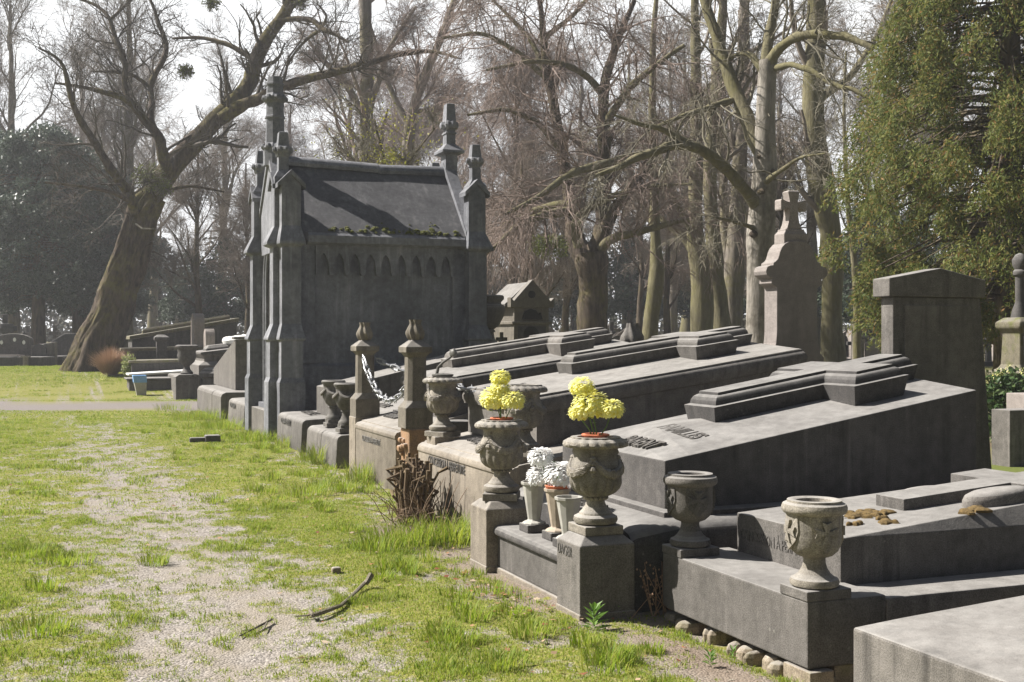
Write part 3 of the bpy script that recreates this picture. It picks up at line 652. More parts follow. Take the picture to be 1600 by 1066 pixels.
# Dager front: two pillars and a low coped wall
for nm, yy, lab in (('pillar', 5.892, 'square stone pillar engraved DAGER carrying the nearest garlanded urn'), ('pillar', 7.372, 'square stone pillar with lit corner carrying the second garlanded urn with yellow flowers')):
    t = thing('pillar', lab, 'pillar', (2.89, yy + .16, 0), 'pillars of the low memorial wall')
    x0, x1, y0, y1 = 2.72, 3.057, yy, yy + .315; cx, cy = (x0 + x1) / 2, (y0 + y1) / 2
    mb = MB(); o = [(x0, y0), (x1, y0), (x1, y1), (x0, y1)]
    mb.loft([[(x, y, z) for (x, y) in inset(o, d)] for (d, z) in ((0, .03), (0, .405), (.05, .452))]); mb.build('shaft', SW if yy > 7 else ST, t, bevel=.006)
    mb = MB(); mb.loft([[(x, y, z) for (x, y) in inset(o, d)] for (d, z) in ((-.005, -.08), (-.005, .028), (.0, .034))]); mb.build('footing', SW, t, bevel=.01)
    if yy < 7: text('lettering', 'DAGER', M['letter'], t, (2.72, 6.19, .33), (0, -1, 0), (0, 0, 1), .082, .007, .74)
t = thing('low_wall', 'low coped stone wall linking the two urn pillars', 'wall', (2.9, 6.79, 0))
mb = MB(); mb.box(2.80, 3.05, 6.208, 7.371, .03, .245); mb.build('wall', ST, t, bevel=.006)
mb = MB(); mb.box(2.785, 3.05, 6.208, 7.371, -.08, .028); mb.build('footing', SW, t, bevel=.008)
mb = MB(); mb.prism([(2.775, .246), (2.768, .262), (2.772, .282), (2.785, .297), (2.81, .303), (3.06, .303), (3.06, .246)], 'y', 6.209, 7.370); mb.build('coping', SD, t, smooth=True)
U1 = urn_garland('urn', 'garlanded stone urn on the pillar engraved DAGER, holding yellow flowers', SU, 'garlanded urns', True, (2.89, 6.05, .452))
u = dup(U1, (2.89, 7.53, .452), 1.1, 'garlanded stone urn on the pillar farther along the low wall, holding yellow flowers')
u = dup(U1, (3.36, 10.25, .655), .5, 'garlanded stone urn with a bronze lamp base, on the tomb corner beside the broken post')
for ch in list(u.children):
    if ch.name.startswith('flower_pot'): bpy.data.objects.remove(ch)
mb = MB(); mb.box(3.245, 3.48, 10.12, 10.37, .575, .66); 
URNPED = mb
u = dup(U1, (3.37, 8.32, .655), 2.2, 'dark garlanded urn half hidden behind the yellow flowers')
for ch in list(u.children):
    if ch.name.startswith('flower_pot'): bpy.data.objects.remove(ch)
bouquet('flower_bunch', 'bunch of yellow chrysanthemums in the urn on the DAGER pillar', (2.89, 6.05, .985), [(-.055, .065, .285, .070), (-.02, .015, .185, .102), (.06, -.08, .165, .070), (-.08, .05, .14, .058)], M['yellow_petal'], 3)
bouquet('flower_bunch', 'bunch of yellow chrysanthemums and dried sprigs in the farther urn of the low wall', (2.89, 7.53, .985), [(.0, .02, .29, .068), (-.01, -.0, .215, .066), (-.03, .04, .15, .102), (.05, -.085, .14, .080)], M['yellow_petal'], 5)
def vase(label, mat, loc, h, group='tapered flower vases on the low wall'):
    t = thing('flower_vase', label, 'vase', loc, group); L = Vector(loc)
    mb = MB(); mb.box(L.x - .075, L.x + .075, L.y - .075, L.y + .075, L.z, L.z + .05); mb.build('base_block', M['stone_dark'], t, bevel=.005)
    mb = MB(); mb.lathe([(.078, .052), (.072, .062), (.045, .072), (.041, .08), (.075, h - .02), (.084, h - .018), (.086, h), (.074, h), (.066, h - .06), (.001, h - .07)], *L, n=10, cap1=False, rot=.3); mb.build('body', mat, t, bevel=.002)
    return t
vase('tapered grey flower vase with a dry leaf on its rim, leftmost of three', M['zinc'], (2.93, 7.05, .304), .32)
vase('tapered tan faceted flower vase with a red pot holding white flowers', M['zinc_tan'], (2.95, 6.72, .304), .315)
vase('tapered grey flower vase standing close against the DAGER pillar', M['zinc'], (2.90, 6.44, .304), .30)
mb = MB(); mb.lathe([(.055, 0), (.076, .03), (.080, .038), (.074, .041), (.066, .03), (.001, .025)], 2.95, 6.72, .598, n=24, cap1=False)
tag(mb.build('flower_pot', M['terracotta'], None, smooth=True), 'red plastic pot set in the tan flower vase', 'pot')
bouquet('flower_bunch', 'bunch of white artificial flowers in the middle tapered vase', (2.95, 6.72, .63), [(-.06, .13, .17, .078), (-.05, .16, .045, .082), (.02, -.01, .07, .100)], M['white_petal'], 7, 6)
mb = MB(); n = 28
mb.loft([[(3.075 + .012 * q, 6.82 + .11 * k * math.cos(2 * math.pi * i / n), .42 + .115 * k * math.sin(2 * math.pi * i / n)) for i in range(n)] for (q, k) in ((1, 1), (0, 1), (-.6, .9), (-.7, .5))])
tag(mb.build('memorial_plaque', M['porcelain'], None, smooth=True), 'round white porcelain plaque leaning behind the vases', 'plaque')
mb = MB(); mb.lathe([(.001, -.02), (.03, -.015), (.042, 0), (.03, .018), (.001, .022)], 2.94, 7.01, .635, n=10, mod=lambda a, k, z: 1 + .3 * math.sin(2 * a))
tag(mb.build('dry_leaf', M['deadleaf'], None), 'curled dry leaf lying on the rim of the leftmost vase', 'leaf')

# stele at the head of tomb 2
t = thing('stele', 'tall dark grey headstone slab with low gabled top spotted with lichen', 'headstone', (6.4, 7.33, 0))
mb = MB(); mb.prism([(5.955, -.1), (5.96, 1.86), (6.80, 1.86), (6.97, -.1)], 'y', 7.27, 7.41); mb.build('slab', ST, t, bevel=.008)
mb = MB(); mb.prism([(6.06, .9), (6.06, 1.80), (6.70, 1.80), (6.78, .9)], 'y', 7.262, 7.29); mb.build('raised_panel', ST, t, bevel=.006)
mb = MB(); mb.prism([(5.905, 1.862), (5.905, 2.0), (6.39, 2.085), (6.83, 2.0), (6.83, 1.862)], 'y', 7.245, 7.44); mb.build('gabled_cap', ST, t, bevel=.008)

# ------------------------------------------------------------------ tomb 3: CONCESSION, moulded
t = thing('tomb', 'moulded grey tomb with raised cross whose warm front is lettered CONCESSION À PERPÉTUITÉ', 'tomb', (3.2, 9.3, 0))
def fronted_base(parent, x0, x1, y0, y1, z0, z1_, mat, slope=.17):
    mb = MB(); f = .10
    pr = [(x0, -.1), (x0, z0 - .085), (x0 + .0, z0 - .08), (x0 - .012, z0 - .07), (x0 - .012, z0 - .045), (x0 + .0, z0 - .018), (x0 + .03, z0), (x0 + .06, z0 + .006), (x0 + .062, z0 + .016), (x1, z0 + .016 + slope * (x1 - x0 - .06)), (x1, -.1)]
    mb.prism(pr, 'y', y0, y1); return mb.build('base', mat, parent, bevel=.006, smooth=True)
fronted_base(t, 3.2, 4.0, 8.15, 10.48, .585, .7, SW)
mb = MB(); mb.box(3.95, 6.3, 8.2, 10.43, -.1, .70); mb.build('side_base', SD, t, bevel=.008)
body, zf3 = ridge_body('slab', ST, t, 3.60, 6.15, 8.65, 10.35, .68, 1.09, .143, .07, moulded=True)
zr3 = lambda x, y: zf3(x, 9.5)
mb = MB(); stack(mb, cross_poly(4.24, 5.27, 5.68, 6.05, 9.5, .15, .50), BULL, zr3); mb.build('relief_cross', ST, t, smooth=True)
text('lettering', 'CONCESSION À PERPÉTUITÉ', M['letter'], t, (3.2, 10.16, .425), (0, -1, 0), (0, 0, 1), .105, .010, .74, bold=.0005)
text('lettering', 'FAMILLE', M['letter'], t, (3.42, 9.75, .655), (0, -1, 0), (1, 0, .17), .13, .016, .75, bold=.004)
text('lettering', 'FAMILLE', M['letter'], t, (3.80, 9.45, zf3(3.8, 9.2) + .004), (0, -1, -.07), (1, 0, .143), .13, .016, .62, bold=.004)
text('lettering', 'PLASYARA', M['letter_light'], t, (5.35, 8.68, 1.075), (1, 0, .14), (0, 0, 1), .085, .004, .85)
URNPED.box(3.25, 3.49, 8.20, 8.44, .575, .66); URNPED.build('urn_pedestal', SW, t, bevel=.005)
# pale stele with cross behind it
t = thing('stele', 'pale pinkish granite memorial with scrolled shoulders and a stone cross on top', 'headstone', (6.65, 9.45, 0))
half = [(.30, -.1), (.30, 1.36), (.262, 1.40), (.255, 1.44), (.235, 1.50), (.225, 1.60), (.225, 2.02), (.245, 2.03), (.27, 2.045), (.285, 2.06), (.28, 2.09), (.27, 2.10), (.30, 2.11), (.335, 2.135), (.345, 2.17), (.33, 2.21), (.29, 2.225), (.265, 2.225), (.262, 2.25), (.235, 2.265), (.215, 2.285), (.20, 2.32), (.19, 2.355), (.17, 2.395), (.135, 2.43), (.09, 2.452), (.04, 2.46)]
cx = 6.56; pl = [(cx + a, z) for a, z in half] + [(cx - a, z) for a, z in half[::-1]]
mb = MB(); mb.prism(pl, 'y', 9.35, 9.56); mb.build('slab', M['stone_pale'], t, bevel=.006)
mb = MB(); mb.prism([(cx - .32, -.1), (cx - .32, 1.27), (cx + .32, 1.27), (cx + .32, -.1)], 'y', 9.33, 9.58); mb.build('base', M['stone_pale'], t, bevel=.006)
mb = MB()
mb.loft([[(cx + a * sx, 9.455 + a * .62 * sy, z) for sx, sy in ((-1, -1), (1, -1), (1, 1), (-1, 1))] for a, z in ((.13, 2.40), (.13, 2.525), (.105, 2.555), (.105, 2.57), (.085, 2.575), (.085, 2.585))])
mb.loft([[(cx + a * sx, 9.455 + b * sy, z) for sx, sy in ((-1, -1), (1, -1), (1, 1), (-1, 1))] for a, b, z in ((.082, .058, 2.58), (.062, .053, 2.63), (.050, .05, 2.70), (.046, .05, 2.76), (.046, .05, 2.84), (.064, .05, 2.925), (.045, .035, 2.94))])
for sgn in (-1, 1):
    mb.loft([[(cx + sgn * q, 9.455 + .052 * sy, 2.80 + a * sz) for sy, sz in ((-1, -1), (1, -1), (1, 1), (-1, 1))] for q, a in ((.048, .03), (.08, .034), (.135, .055), (.145, .04))])
mb.build('cross', M['stone_pale'], t, bevel=.004)

# ------------------------------------------------------------------ tomb 4: posts and barbed chain
t = thing('tomb', 'weathered tomb with gothic FAMILLE lettering and a broken front corner, behind the barbed chain', 'tomb', (3.25, 12.2, 0))
mb = MB()
pr = [(3.25, -.1), (3.25, .53), (3.24, .54), (3.24, .57), (3.26, .60), (3.31, .615), (3.31, .625), (4.1, .79), (4.1, -.1)]
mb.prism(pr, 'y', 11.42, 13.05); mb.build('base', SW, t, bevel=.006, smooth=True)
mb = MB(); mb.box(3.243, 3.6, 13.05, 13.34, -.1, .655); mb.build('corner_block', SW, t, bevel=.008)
mb = MB(); r = random.Random(6)
for k in range(16):
    a, b_, c_ = r.uniform(3.24, 3.42), r.uniform(11.12, 11.36), r.uniform(.30, .56); s_ = r.uniform(.05, .09)
    mb.box(a, a + s_, b_, b_ + s_ * 1.1, c_, c_ + s_ * .8)
mb.box(3.30, 3.6, 11.12, 11.43, -.1, .66); mb.build('broken_masonry', M['brick'], t, bevel=.02)
mb = MB(); mb.box(3.75, 6.2, 11.1, 13.3, -.1, .72); mb.build('side_base', SD, t, bevel=.008)
body, zf4 = ridge_body('slab', ST, t, 3.75, 6.1, 11.45, 12.95, .7, 1.135, .14, .09, moulded=True)
mb = MB(); stack(mb, cross_poly(4.05, 5.15, 5.55, 5.95, 12.2, .17, .55), BULL, lambda x, y: zf4(x, 12.2)); mb.build('relief_cross', ST, t, smooth=True)
text('lettering', 'CONCESSION À PERPÉTUITÉ', M['letter_light'], t, (3.25, 12.75, .42), (0, -1, 0), (0, 0, 1), .085, .008, .70, bold=.001)
text('lettering', 'Famille', M['letter'], t, (3.52, 12.85, .672), (0, -1, 0), (1, 0, .2), .2, .016, .8, bold=.008)
def post(label, x, y, z):
    t = thing('post', label, 'post', (x, y, z), 'stone posts carrying the chain'); mat = M['stone_olive']
    sq = lambda a, zz, ch=0.0: [(x + px_ * a, y + py_ * a, z + zz) for px_, py_ in ((-1, -1 + ch), (-1 + ch, -1), (1 - ch, -1), (1, -1 + ch), (1, 1 - ch), (1 - ch, 1), (-1 + ch, 1), (-1, 1 - ch))]
    mb = MB(); mb.loft([sq(.14, 0, .04), sq(.14, .20, .04), sq(.112, .25, .35), sq(.100, .27, .42), sq(.095, .70, .42), sq(.112, .735, .1), sq(.135, .745, .04), sq(.135, .80, .04), sq(.05, .87, .1)]); mb.build('shaft', mat, t, bevel=.004)
    mb = MB(); fl = lambda a, k, zz: 1 + .17 * math.sin(a * 7 + zz * 20)
    mb.lathe([(.05, .865), (.072, .885), (.085, .925), (.083, .955), (.066, .995), (.053, 1.02), (.050, 1.04), (.058, 1.07), (.035, 1.04), (.001, 1.03)], x, y, z, n=56, mod=fl); mb.build('flame_finial', mat, t, smooth=True)
    return t
P1 = post('stone post with flame finial standing on the far corner block of the chained tomb', 3.39, 13.19, .655)
P2 = post('stone post with flame finial leaning over the broken orange masonry', 3.41, 11.27, .66)
t = thing('flame_finial', 'squat dark stone flame finial at the head of the chained tomb', 'finial', (6.35, 12.3, 1.3))
mb = MB(); mb.lathe([(.07, 1.42), (.11, 1.45), (.13, 1.52), (.12, 1.57), (.09, 1.63), (.07, 1.67), (.062, 1.72), (.05, 1.70), (.001, 1.69)], 6.35, 12.3, 0, n=56, mod=lambda a, k, z: 1 + .16 * math.sin(a * 7 + z * 18)); mb.build('flame', ST, t, smooth=True)
mb = MB(); mb.loft([[(6.35 + a * sx, 12.3 + a * sy, z) for sx, sy in ((-1, -1), (1, -1), (1, 1), (-1, 1))] for a, z in ((.2, 0), (.2, 1.34), (.07, 1.43))]); mb.build('pillar', ST, t, bevel=.006)
def chain(label, a, b, sag, n, R=.045):
    t = thing('chain', label, 'chain', tuple(a), 'barbed chains'); mb = MB(); a, b = Vector(a), Vector(b); r = random.Random(n)
    for i in range(n):
        f0, f1 = i / n, (i + 1) / n; g = lambda f: a.lerp(b, f) + Vector((0, 0, -4 * sag * f * (1 - f)))
        p0, p1 = g(f0), g(f1); d = (p1 - p0); L = d.length; d = d.normalized(); s = d.orthogonal().normalized()
        s = Matrix.Rotation(math.pi / 2 * (i % 2) + .5, 3, d) @ s; c_ = (p0 + p1) / 2; pts = []
        for k in range(13):
            q = 2 * math.pi * k / 12; pts.append(c_ + d * (L * .72 * math.cos(q)) + s * (R * .62 * math.sin(q)))
        mb.tube(pts, .011, 6, False); nrm = d.cross(s)
        for k in range(0, 12, 2):
            q = 2 * math.pi * (k + .5) / 12; p = c_ + d * (L * .72 * math.cos(q)) + s * (R * .62 * math.sin(q)); o = (d * math.cos(q) + s * math.sin(q) + nrm * r.uniform(-.8, .8)).normalized()
            mb.tube([p, p + o * .032], [.010, .002], 5)
    mb.build('links', M['silver'], t); return t
chain('silver barbed chain drooping between the two stone posts', (3.32, 12.98, 1.32), (3.36, 11.42, 1.06), .28, 16)
chain('silver barbed chain running back from the far stone post', (3.52, 13.1, 1.30), (4.35, 11.75, 1.12), .10, 15, .04)
chain('short length of barbed chain behind the garlanded urn with the bronze lamp', (*at(690, 11.3), zat(590, 11.3)), (*at(790, 10.3), zat(616, 10.3)), .05, 9)
t = thing('bronze_flower', 'bronze curved stalk ornament rising from the garlanded urn', 'ornament', (3.36, 10.25, 1.19))
mb = MB(); mb.lathe([(.085, 0), (.10, .012), (.10, .022), (.05, .03), (.001, .032)], 3.36, 10.25, 1.196, n=28); mb.build('dish', M['bronze'], t, smooth=True)
mb = MB(); mb.tube([(3.32, 10.30, 1.22), (3.33, 10.29, 1.28), (3.37, 10.26, 1.33), (3.42, 10.22, 1.37), (3.44, 10.2, 1.40)], [.016, .015, .013, .012, .012], 8)
mb.lathe([(.01, -.03), (.03, -.02), (.035, 0), (.025, .03), (.001, .045)], 3.445, 10.19, 1.41, n=12, mod=lambda a, k, z: 1 + .2 * math.sin(3 * a)); mb.build('stalk', M['bronze'], t, smooth=True)

# ------------------------------------------------------------------ tombs 5 and 6 before the mausoleum
def front_block(parent, y0, y1, z, x0=3.2, depth=.7, mat=None):
    mb = MB(); mb.prism([(x0 - .03, -.1), (x0 - .005, z - .06), (x0 + .01, z - .025), (x0 + .05, z), (x0 + depth, z + .03), (x0 + depth, -.1)], 'y', y0, y1); return mb.build('front_block', mat or ST, parent, bevel=.035, smooth=True)
t = thing('tomb', 'small tomb with a cracked front block carrying a pair of little garlanded urns', 'tomb', (3.2, 14.6, 0))
front_block(t, 14.62, 15.46, .40); front_block(t, 13.75, 14.60, .40)
mb = MB(); mb.prism([(3.7, -.1), (3.7, .62), (6.0, 1.08), (6.0, -.1)], 'y', 13.85, 15.3); mb.build('slab', ST, t, bevel=.01)
text('lettering', 'FAMILLE', M['letter'], t, (3.95, 14.9, .675), (0, -1, 0), (1, 0, .2), .16, .014, .9, bold=.004)
def small_urn(label, loc):
    t = thing('urn', label, 'urn', loc, 'pair of small garlanded urns'); L = Vector(loc)
    mb = MB(); mb.box(L.x - .11, L.x + .11, L.y - .11, L.y + .11, L.z, L.z + .05); mb.box(L.x - .09, L.x + .09, L.y - .09, L.y + .09, L.z + .05, L.z + .09)
    mb.build('slab', ST, t, bevel=.005)
    mb = MB(); mb.lathe([(.10, .09), (.10, .12), (.075, .15), (.055, .20), (.055, .24), (.07, .25), (.06, .26), (.10, .30), (.135, .37), (.14, .43), (.125, .48), (.13, .53), (.15, .55), (.155, .575), (.14, .59), (.10, .59), (.08, .54), (.001, .53)], *L, n=32, cap1=False); mb.build('bowl', ST, t, smooth=True)
    mb = MB()
    for q in range(4):
        pts = []; rad = []
        for i in range(11):
            f = i / 10; a = q * math.pi / 2 + .6 + f * math.pi / 2; s = 4 * f * (1 - f); r = .128 + .02 * s; pts.append((L.x + r * math.cos(a), L.y + r * math.sin(a), L.z + .49 - .075 * s)); rad.append(.010 + .016 * s)
        mb.tube(pts, rad, 7)
    mb.build('garland', ST, t, smooth=True); return t
small_urn('small garlanded urn on the cracked front block, left one of the pair', (3.42, 14.9, .42))
small_urn('small garlanded urn on the cracked front block, right one against the chain post', (3.36, 13.95, .42))
t = thing('tomb', 'tomb with a rounded front block lettered CONCESSION right beside the mausoleum corner', 'tomb', (3.2, 16.7, 0))
front_block(t, 15.80, 17.58, .45)
text('lettering', 'CONCESSION À PERPÉTUITÉ', M['letter'], t, (3.178, 17.2, .33), (0, -1, 0), (.03, 0, 1), .085, .008, .62, bold=.003)
text('lettering', 'FAMILLE', M['letter'], t, (3.45, 17.1, .475), (0, -1, 0), (1, 0, .05), .2, .014, .9, bold=.005)
mb = MB(); mb.prism([(3.62, -.1), (3.62, .86), (5.9, 1.38), (5.9, -.1)], 'y', 15.9, 16.85); mb.build('slab', ST, t, bevel=.01)

# ------------------------------------------------------------------ gothic mausoleum
SB = M['stone_black']
mz = thing('mausoleum', 'blackened gothic chapel mausoleum with steep stone roof and pinnacles', 'mausoleum', (3.2, 19.05, 0))
YN, YF, YC, XF, XB = 17.95, 20.15, 19.05, 3.42, 6.42
ZE, ZR = 3.06, 4.34
mb = MB(); mb.box(3.17, 6.6, YN + .0, YF + .05, -.15, .42); mb.build('plinth', ST, mz, bevel=.012)
mb = MB(); mb.box(XF, XB, YN + .08, YF - .05, .42, ZE)
mb.box(XF, XB, YN + .02, YN + .078, .42, 1.12)                 # plinth course of the side wall
mb.prism([(YN + .02, 1.12), (YN + .078, 1.16), (YN + .078, 1.12)], 'x', XF, XB)
mb.box(XF, 3.84, YN + .02, YN + .078, 1.162, ZE - .02); mb.box(6.06, XB, YN + .02, YN + .078, 1.162, ZE - .02)
mb.build('wall', SB, mz, bevel=.006)
# blind arcade along the side wall
def lancet(w, h, n=6):
    R = w * 1.0; pts = []
    for i in range(n + 1):
        a = math.pi - (math.pi / 3) * i / n; pts.append((w / 2 + R * math.cos(a) , R * math.sin(a)))
    left = pts; right = [(-x, z) for (x, z) in pts[::-1][1:]]
    k = h / (R * math.sin(math.pi / 3)); return [(x, z * k) for x, z in left + right]
mb = MB(); na = 9; xa, xb = 3.842, 6.058; wm = (xb - xa) / na; zt, zs, zb = ZE - .02, 2.62, 2.52; poly = [(xa, zt)]
for i in range(na):
    cxm = xa + wm * (i + .5); wl = wm * .66
    poly += [(cxm - wm / 2 + .001, zb), (cxm - wl / 2 - .015, zb), (cxm - wl / 2, zs - .05)] + [(cxm + x, zs + z) for x, z in [(q[0], q[1]) for q in lancet(wl, .23)]] + [(cxm + wl / 2, zs - .05), (cxm + wl / 2 + .015, zb)]
poly += [(xb, zb), (xb, zt)]
mb.prism(poly, 'y', YN - .02, YN + .077); mb.build('blind_arcade', SB, mz)
# roof: two slopes with front and rear coped gables, heavy ridge roll, eaves cornice
mb = MB(); ov = .10
mb.prism([(YN - ov, ZE - .02), (YN - ov, ZE + .10), (YC, ZR), (YF + ov, ZE + .10), (YF + ov, ZE - .02)], 'x', XF + .12, XB - .12); 
roof = mb.build('roof', M['roof_stone'], mz, bevel=.01)
mb = MB(); mb.prism([(YN - ov - .05, ZE - .06), (YN - ov - .05, ZE + .05), (YN - ov + .04, ZE + .13), (YN + .2, ZE + .13), (YN + .2, ZE - .10), (YN + .02, ZE - .10)], 'x', 3.70, 6.22); mb.build('eaves_cornice', SB, mz, bevel=.008)
for (xa_, xb_, za, zb_) in ((3.5, 5.10, .03, -.02), (5.105, 6.25, -.035, -.01)):
    mb = MB(); pr = [(-.10, -.05), (-.12, .0), (-.10, .05), (-.06, .09), (-.02, .11), (.02, .11), (.06, .09), (.10, .05), (.12, 0), (.10, -.05)]
    mb.loft([[(xa_, YC + a, ZR + za + z) for a, z in pr], [(xb_, YC + a, ZR + zb_ + z) for a, z in pr]]); mb.build('ridge', SB, roof, smooth=True)
for nm, xa_, xb_ in (('front_gable', 3.30, 3.54), ('rear_gable', 6.24, 6.44)):
    mb = MB(); mb.prism([(YN - .02, 2.9), (YN - .02, ZE + .14), (YC, ZR + .08), (YF + .02, ZE + .14), (YF + .02, 2.9), (YC, 2.9)], 'x', xa_ + .03, xb_ - .03)
    mb.prism([(YN - .10, ZE + .08), (YN - .10, ZE + .17), (YC, ZR + .18), (YF + .10, ZE + .17), (YF + .10, ZE + .08), (YC, ZR + .07)], 'x', xa_, xb_)
    mb.build(nm, SB if nm == 'front_gable' else SB, mz, bevel=.008)
# front: pointed doorway with colonnettes and tracery
mb = MB(); mb.box(3.27, XF, YN + .42, YF - .42, .42, .50)
mb.build('step', SB, mz, bevel=.006)
mb = MB(); W2 = .50
arch = [(-W2, .5), (-W2, 2.35)] + [(x, 2.35 + z) for x, z in lancet(2 * W2, .95, 8)][1:-1] + [(W2, 2.35), (W2, .5)]
mb.prism([(YC + a, z) for a, z in arch], 'x', 3.405, 3.425); mb.build('door', M['void'], mz)
mb = MB()
for k, (off, r_) in enumerate(((.53, .035), (.60, .028))):
    for sgn in (-1, 1): mb.tube([(3.385 - .03 * k, YC + sgn * off, .5), (3.385 - .03 * k, YC + sgn * off, 2.35)], r_, 10)
    ar = [(x, 2.35 + z) for x, z in lancet(2 * off, .95 + .1 * k, 10)]; mb.tube([(3.385 - .03 * k, YC + a, z) for a, z in ar], r_, 10)
for i in range(5):
    a = (i - 2) * .13; mb.tube([(3.37, YC + a, 3.25), (3.37, YC + a, 3.72 - abs(a) * 1.1)], .016, 6)
mb.build('door_moulding', SB, mz, smooth=True)
def oct_(x, y, a, z, sx=1, sy=1): return [(x + a * sx * px_, y + a * sy * py_, z) for px_, py_ in ((-1, -1), (1, -1), (1, 1), (-1, 1))]
def pinnacle(x, y, z, s, parent, h=.72):
    mb = MB()
    mb.loft([oct_(x, y, a * s, z + q * s) for a, q in ((.14, -.1), (.14, 0), (.075, .10), (.07, .12), (.07, .30), (.085, .31), (.085, .33), (.07, .34), (.075, .40), (.085, .40), (.062, .64), (.045, .65))])
    for i in range(8):                                          # foliated collar
        a = math.pi / 4 * i + .2; q = 1.0 if i % 2 else 1.15
        mb.lathe([(.002, -.045 * s), (.035 * s, -.03 * s), (.042 * s, 0), (.034 * s, .035 * s), (.002, .045 * s)], x + .10 * s * q * math.cos(a), y + .10 * s * q * math.sin(a), z + .395 * s, n=7)
    mb.lathe([(.09 * s, .30 * s), (.12 * s, .36 * s), (.13 * s, .42 * s), (.11 * s, .45 * s), (.06 * s, .455 * s)], x, y, z, n=8)
    return mb.build('pinnacle', SB, parent, bevel=.003)
def buttress(x0, x1, y0, y1, face, name='buttress'):
    """three-stage pier against the wall; face says which way its weatherings slope: 'x' (towards -X) or 'y' (towards -Y)"""
    mb = MB()
    def ring(e, b, z): # e: how far the stage stands out, b: lateral spread
        if face == 'x': return [(x0 + e, y0 - b, z), (x1, y0 - b, z), (x1, y1 + b, z), (x0 + e, y1 + b, z)]
        if face == 'X': return [(x0, y0 - b, z), (x1 - e, y0 - b, z), (x1 - e, y1 + b, z), (x0, y1 + b, z)]
        return [(x0 - b, y0 + e, z), (x1 + b, y0 + e, z), (x1 + b, y1, z), (x0 - b, y1, z)]
    st = [(-.03, .03, -.1), (-.03, .03, .88), (.0, .0, .95), (.0, .0, 1.50), (-.035, .035, 1.52), (-.035, .035, 1.55), (.05, -.02, 1.76), (.05, -.02, 2.92), (-.05, .03, 2.96), (-.05, .03, 3.0), (.07, -.02, 3.24), (.07, -.02, 3.90)]
    mb.loft([ring(*s) for s in st]); b = mb.build(name, SB, mz, bevel=.006)
    g = MB()                                                    # gablet and pinnacle on top
    if face in 'xX':
        c_ = (y0 + y1) / 2; w = (y1 - y0) / 2 + .05; pr = [(c_ - w, 3.80), (c_ - w, 3.87), (c_, 4.08), (c_ + w, 3.87), (c_ + w, 3.80), (c_, 4.0)]
        g.prism(pr, 'x', x0 + .03, x1 + .02) if face == 'x' else g.prism(pr, 'x', x0 - .02, x1 - .03)
        g.prism([(c_ - w + .05, 3.88), (c_, 4.03), (c_ + w - .05, 3.88)], 'x', x0 + .075, x1 - .04)
    else:
        c_ = (x0 + x1) / 2; w = (x1 - x0) / 2 + .05; pr = [(c_ - w, 3.80), (c_ - w, 3.87), (c_, 4.08), (c_ + w, 3.87), (c_ + w, 3.80), (c_, 4.0)]
        g.prism(pr, 'y', y0 + .03, y1 + .02); g.prism([(c_ - w + .05, 3.88), (c_, 4.03), (c_ + w - .05, 3.88)], 'y', y0 + .075, y1)
        nic = lancet(.2, .2); 
        for sg in (-1, 1): g.box(c_ + sg * .08 - .012, c_ + sg * .08 + .012, y0 + .058, y0 + .08, 3.32, 3.72)
    g.build('gablet', SB, b, bevel=.004)
    return b
b1 = buttress(3.15, 3.45, 17.97, 18.29, 'x'); b2 = buttress(3.27, 3.60, 17.70, 18.02, 'y')
b3 = buttress(3.15, 3.45, 19.85, 20.17, 'x')
b4 = buttress(6.24, 6.56, 17.70, 18.02, 'y'); b5 = buttress(6.40, 6.70, 17.97, 18.29, 'X')
pinnacle(3.36, 18.05, 3.98, 1.08, mz); pinnacle(3.36, 20.02, 3.98, 1.08, mz); pinnacle(6.44, 17.98, 3.98, 1.05, mz); pinnacle(6.44, 20.1, 3.98, 1.05, mz)
mb = MB(); xs, ys = 3.42, YC                                      # tall octagonal spire on the front gable
oc = lambda a, z: [(xs + a * math.cos(math.pi / 8 + k * math.pi / 4), ys + a * math.sin(math.pi / 8 + k * math.pi / 4), z) for k in range(8)]
mb.loft([oc(a, z) for a, z in ((.19, 4.3), (.19, 4.55), (.21, 4.58), (.17, 4.64), (.155, 4.66), (.15, 5.05), (.165, 5.06), (.165, 5.09), (.148, 5.10), (.142, 5.30), (.18, 5.34), (.19, 5.40), (.14, 5.46), (.135, 5.58), (.15, 5.59), (.15, 5.62), (.13, 5.63), (.12, 5.72))])
for i in range(8):
    a = i * math.pi / 4; mb.lathe([(.002, -.05), (.045, -.03), (.05, 0), (.035, .04), (.002, .05)], xs + .165 * math.cos(a), ys + .165 * math.sin(a), 5.38, n=7)
    mb.lathe([(.002, -.05), (.04, -.03), (.05, 0), (.035, .04), (.002, .05)], xs + .18 * math.cos(a), ys + .18 * math.sin(a), 4.60, n=7)
mb.build('spire', SB, mz, bevel=.004)
mb = MB(); mb.loft([oct_(6.36, YC, a, z, .8, 1.0) for a, z in ((.13, 4.2), (.13, 4.62), (.24, 4.66), (.24, 4.70), (.12, 4.80), (.10, 4.82), (.10, 4.98), (.12, 4.99), (.12, 5.01), (.09, 5.03), (.085, 5.16), (.11, 5.17), (.085, 5.50), (.06, 5.51))])
for i in range(8):
    a = i * math.pi / 4 + .2; mb.lathe([(.002, -.07), (.05, -.04), (.06, 0), (.05, .05), (.002, .07)], 6.36 + .105 * math.cos(a), YC + .13 * math.sin(a), 5.14, n=7)
mb.build('rear_finial', SB, mz, bevel=.004)
mo = MB(); r = random.Random(11)
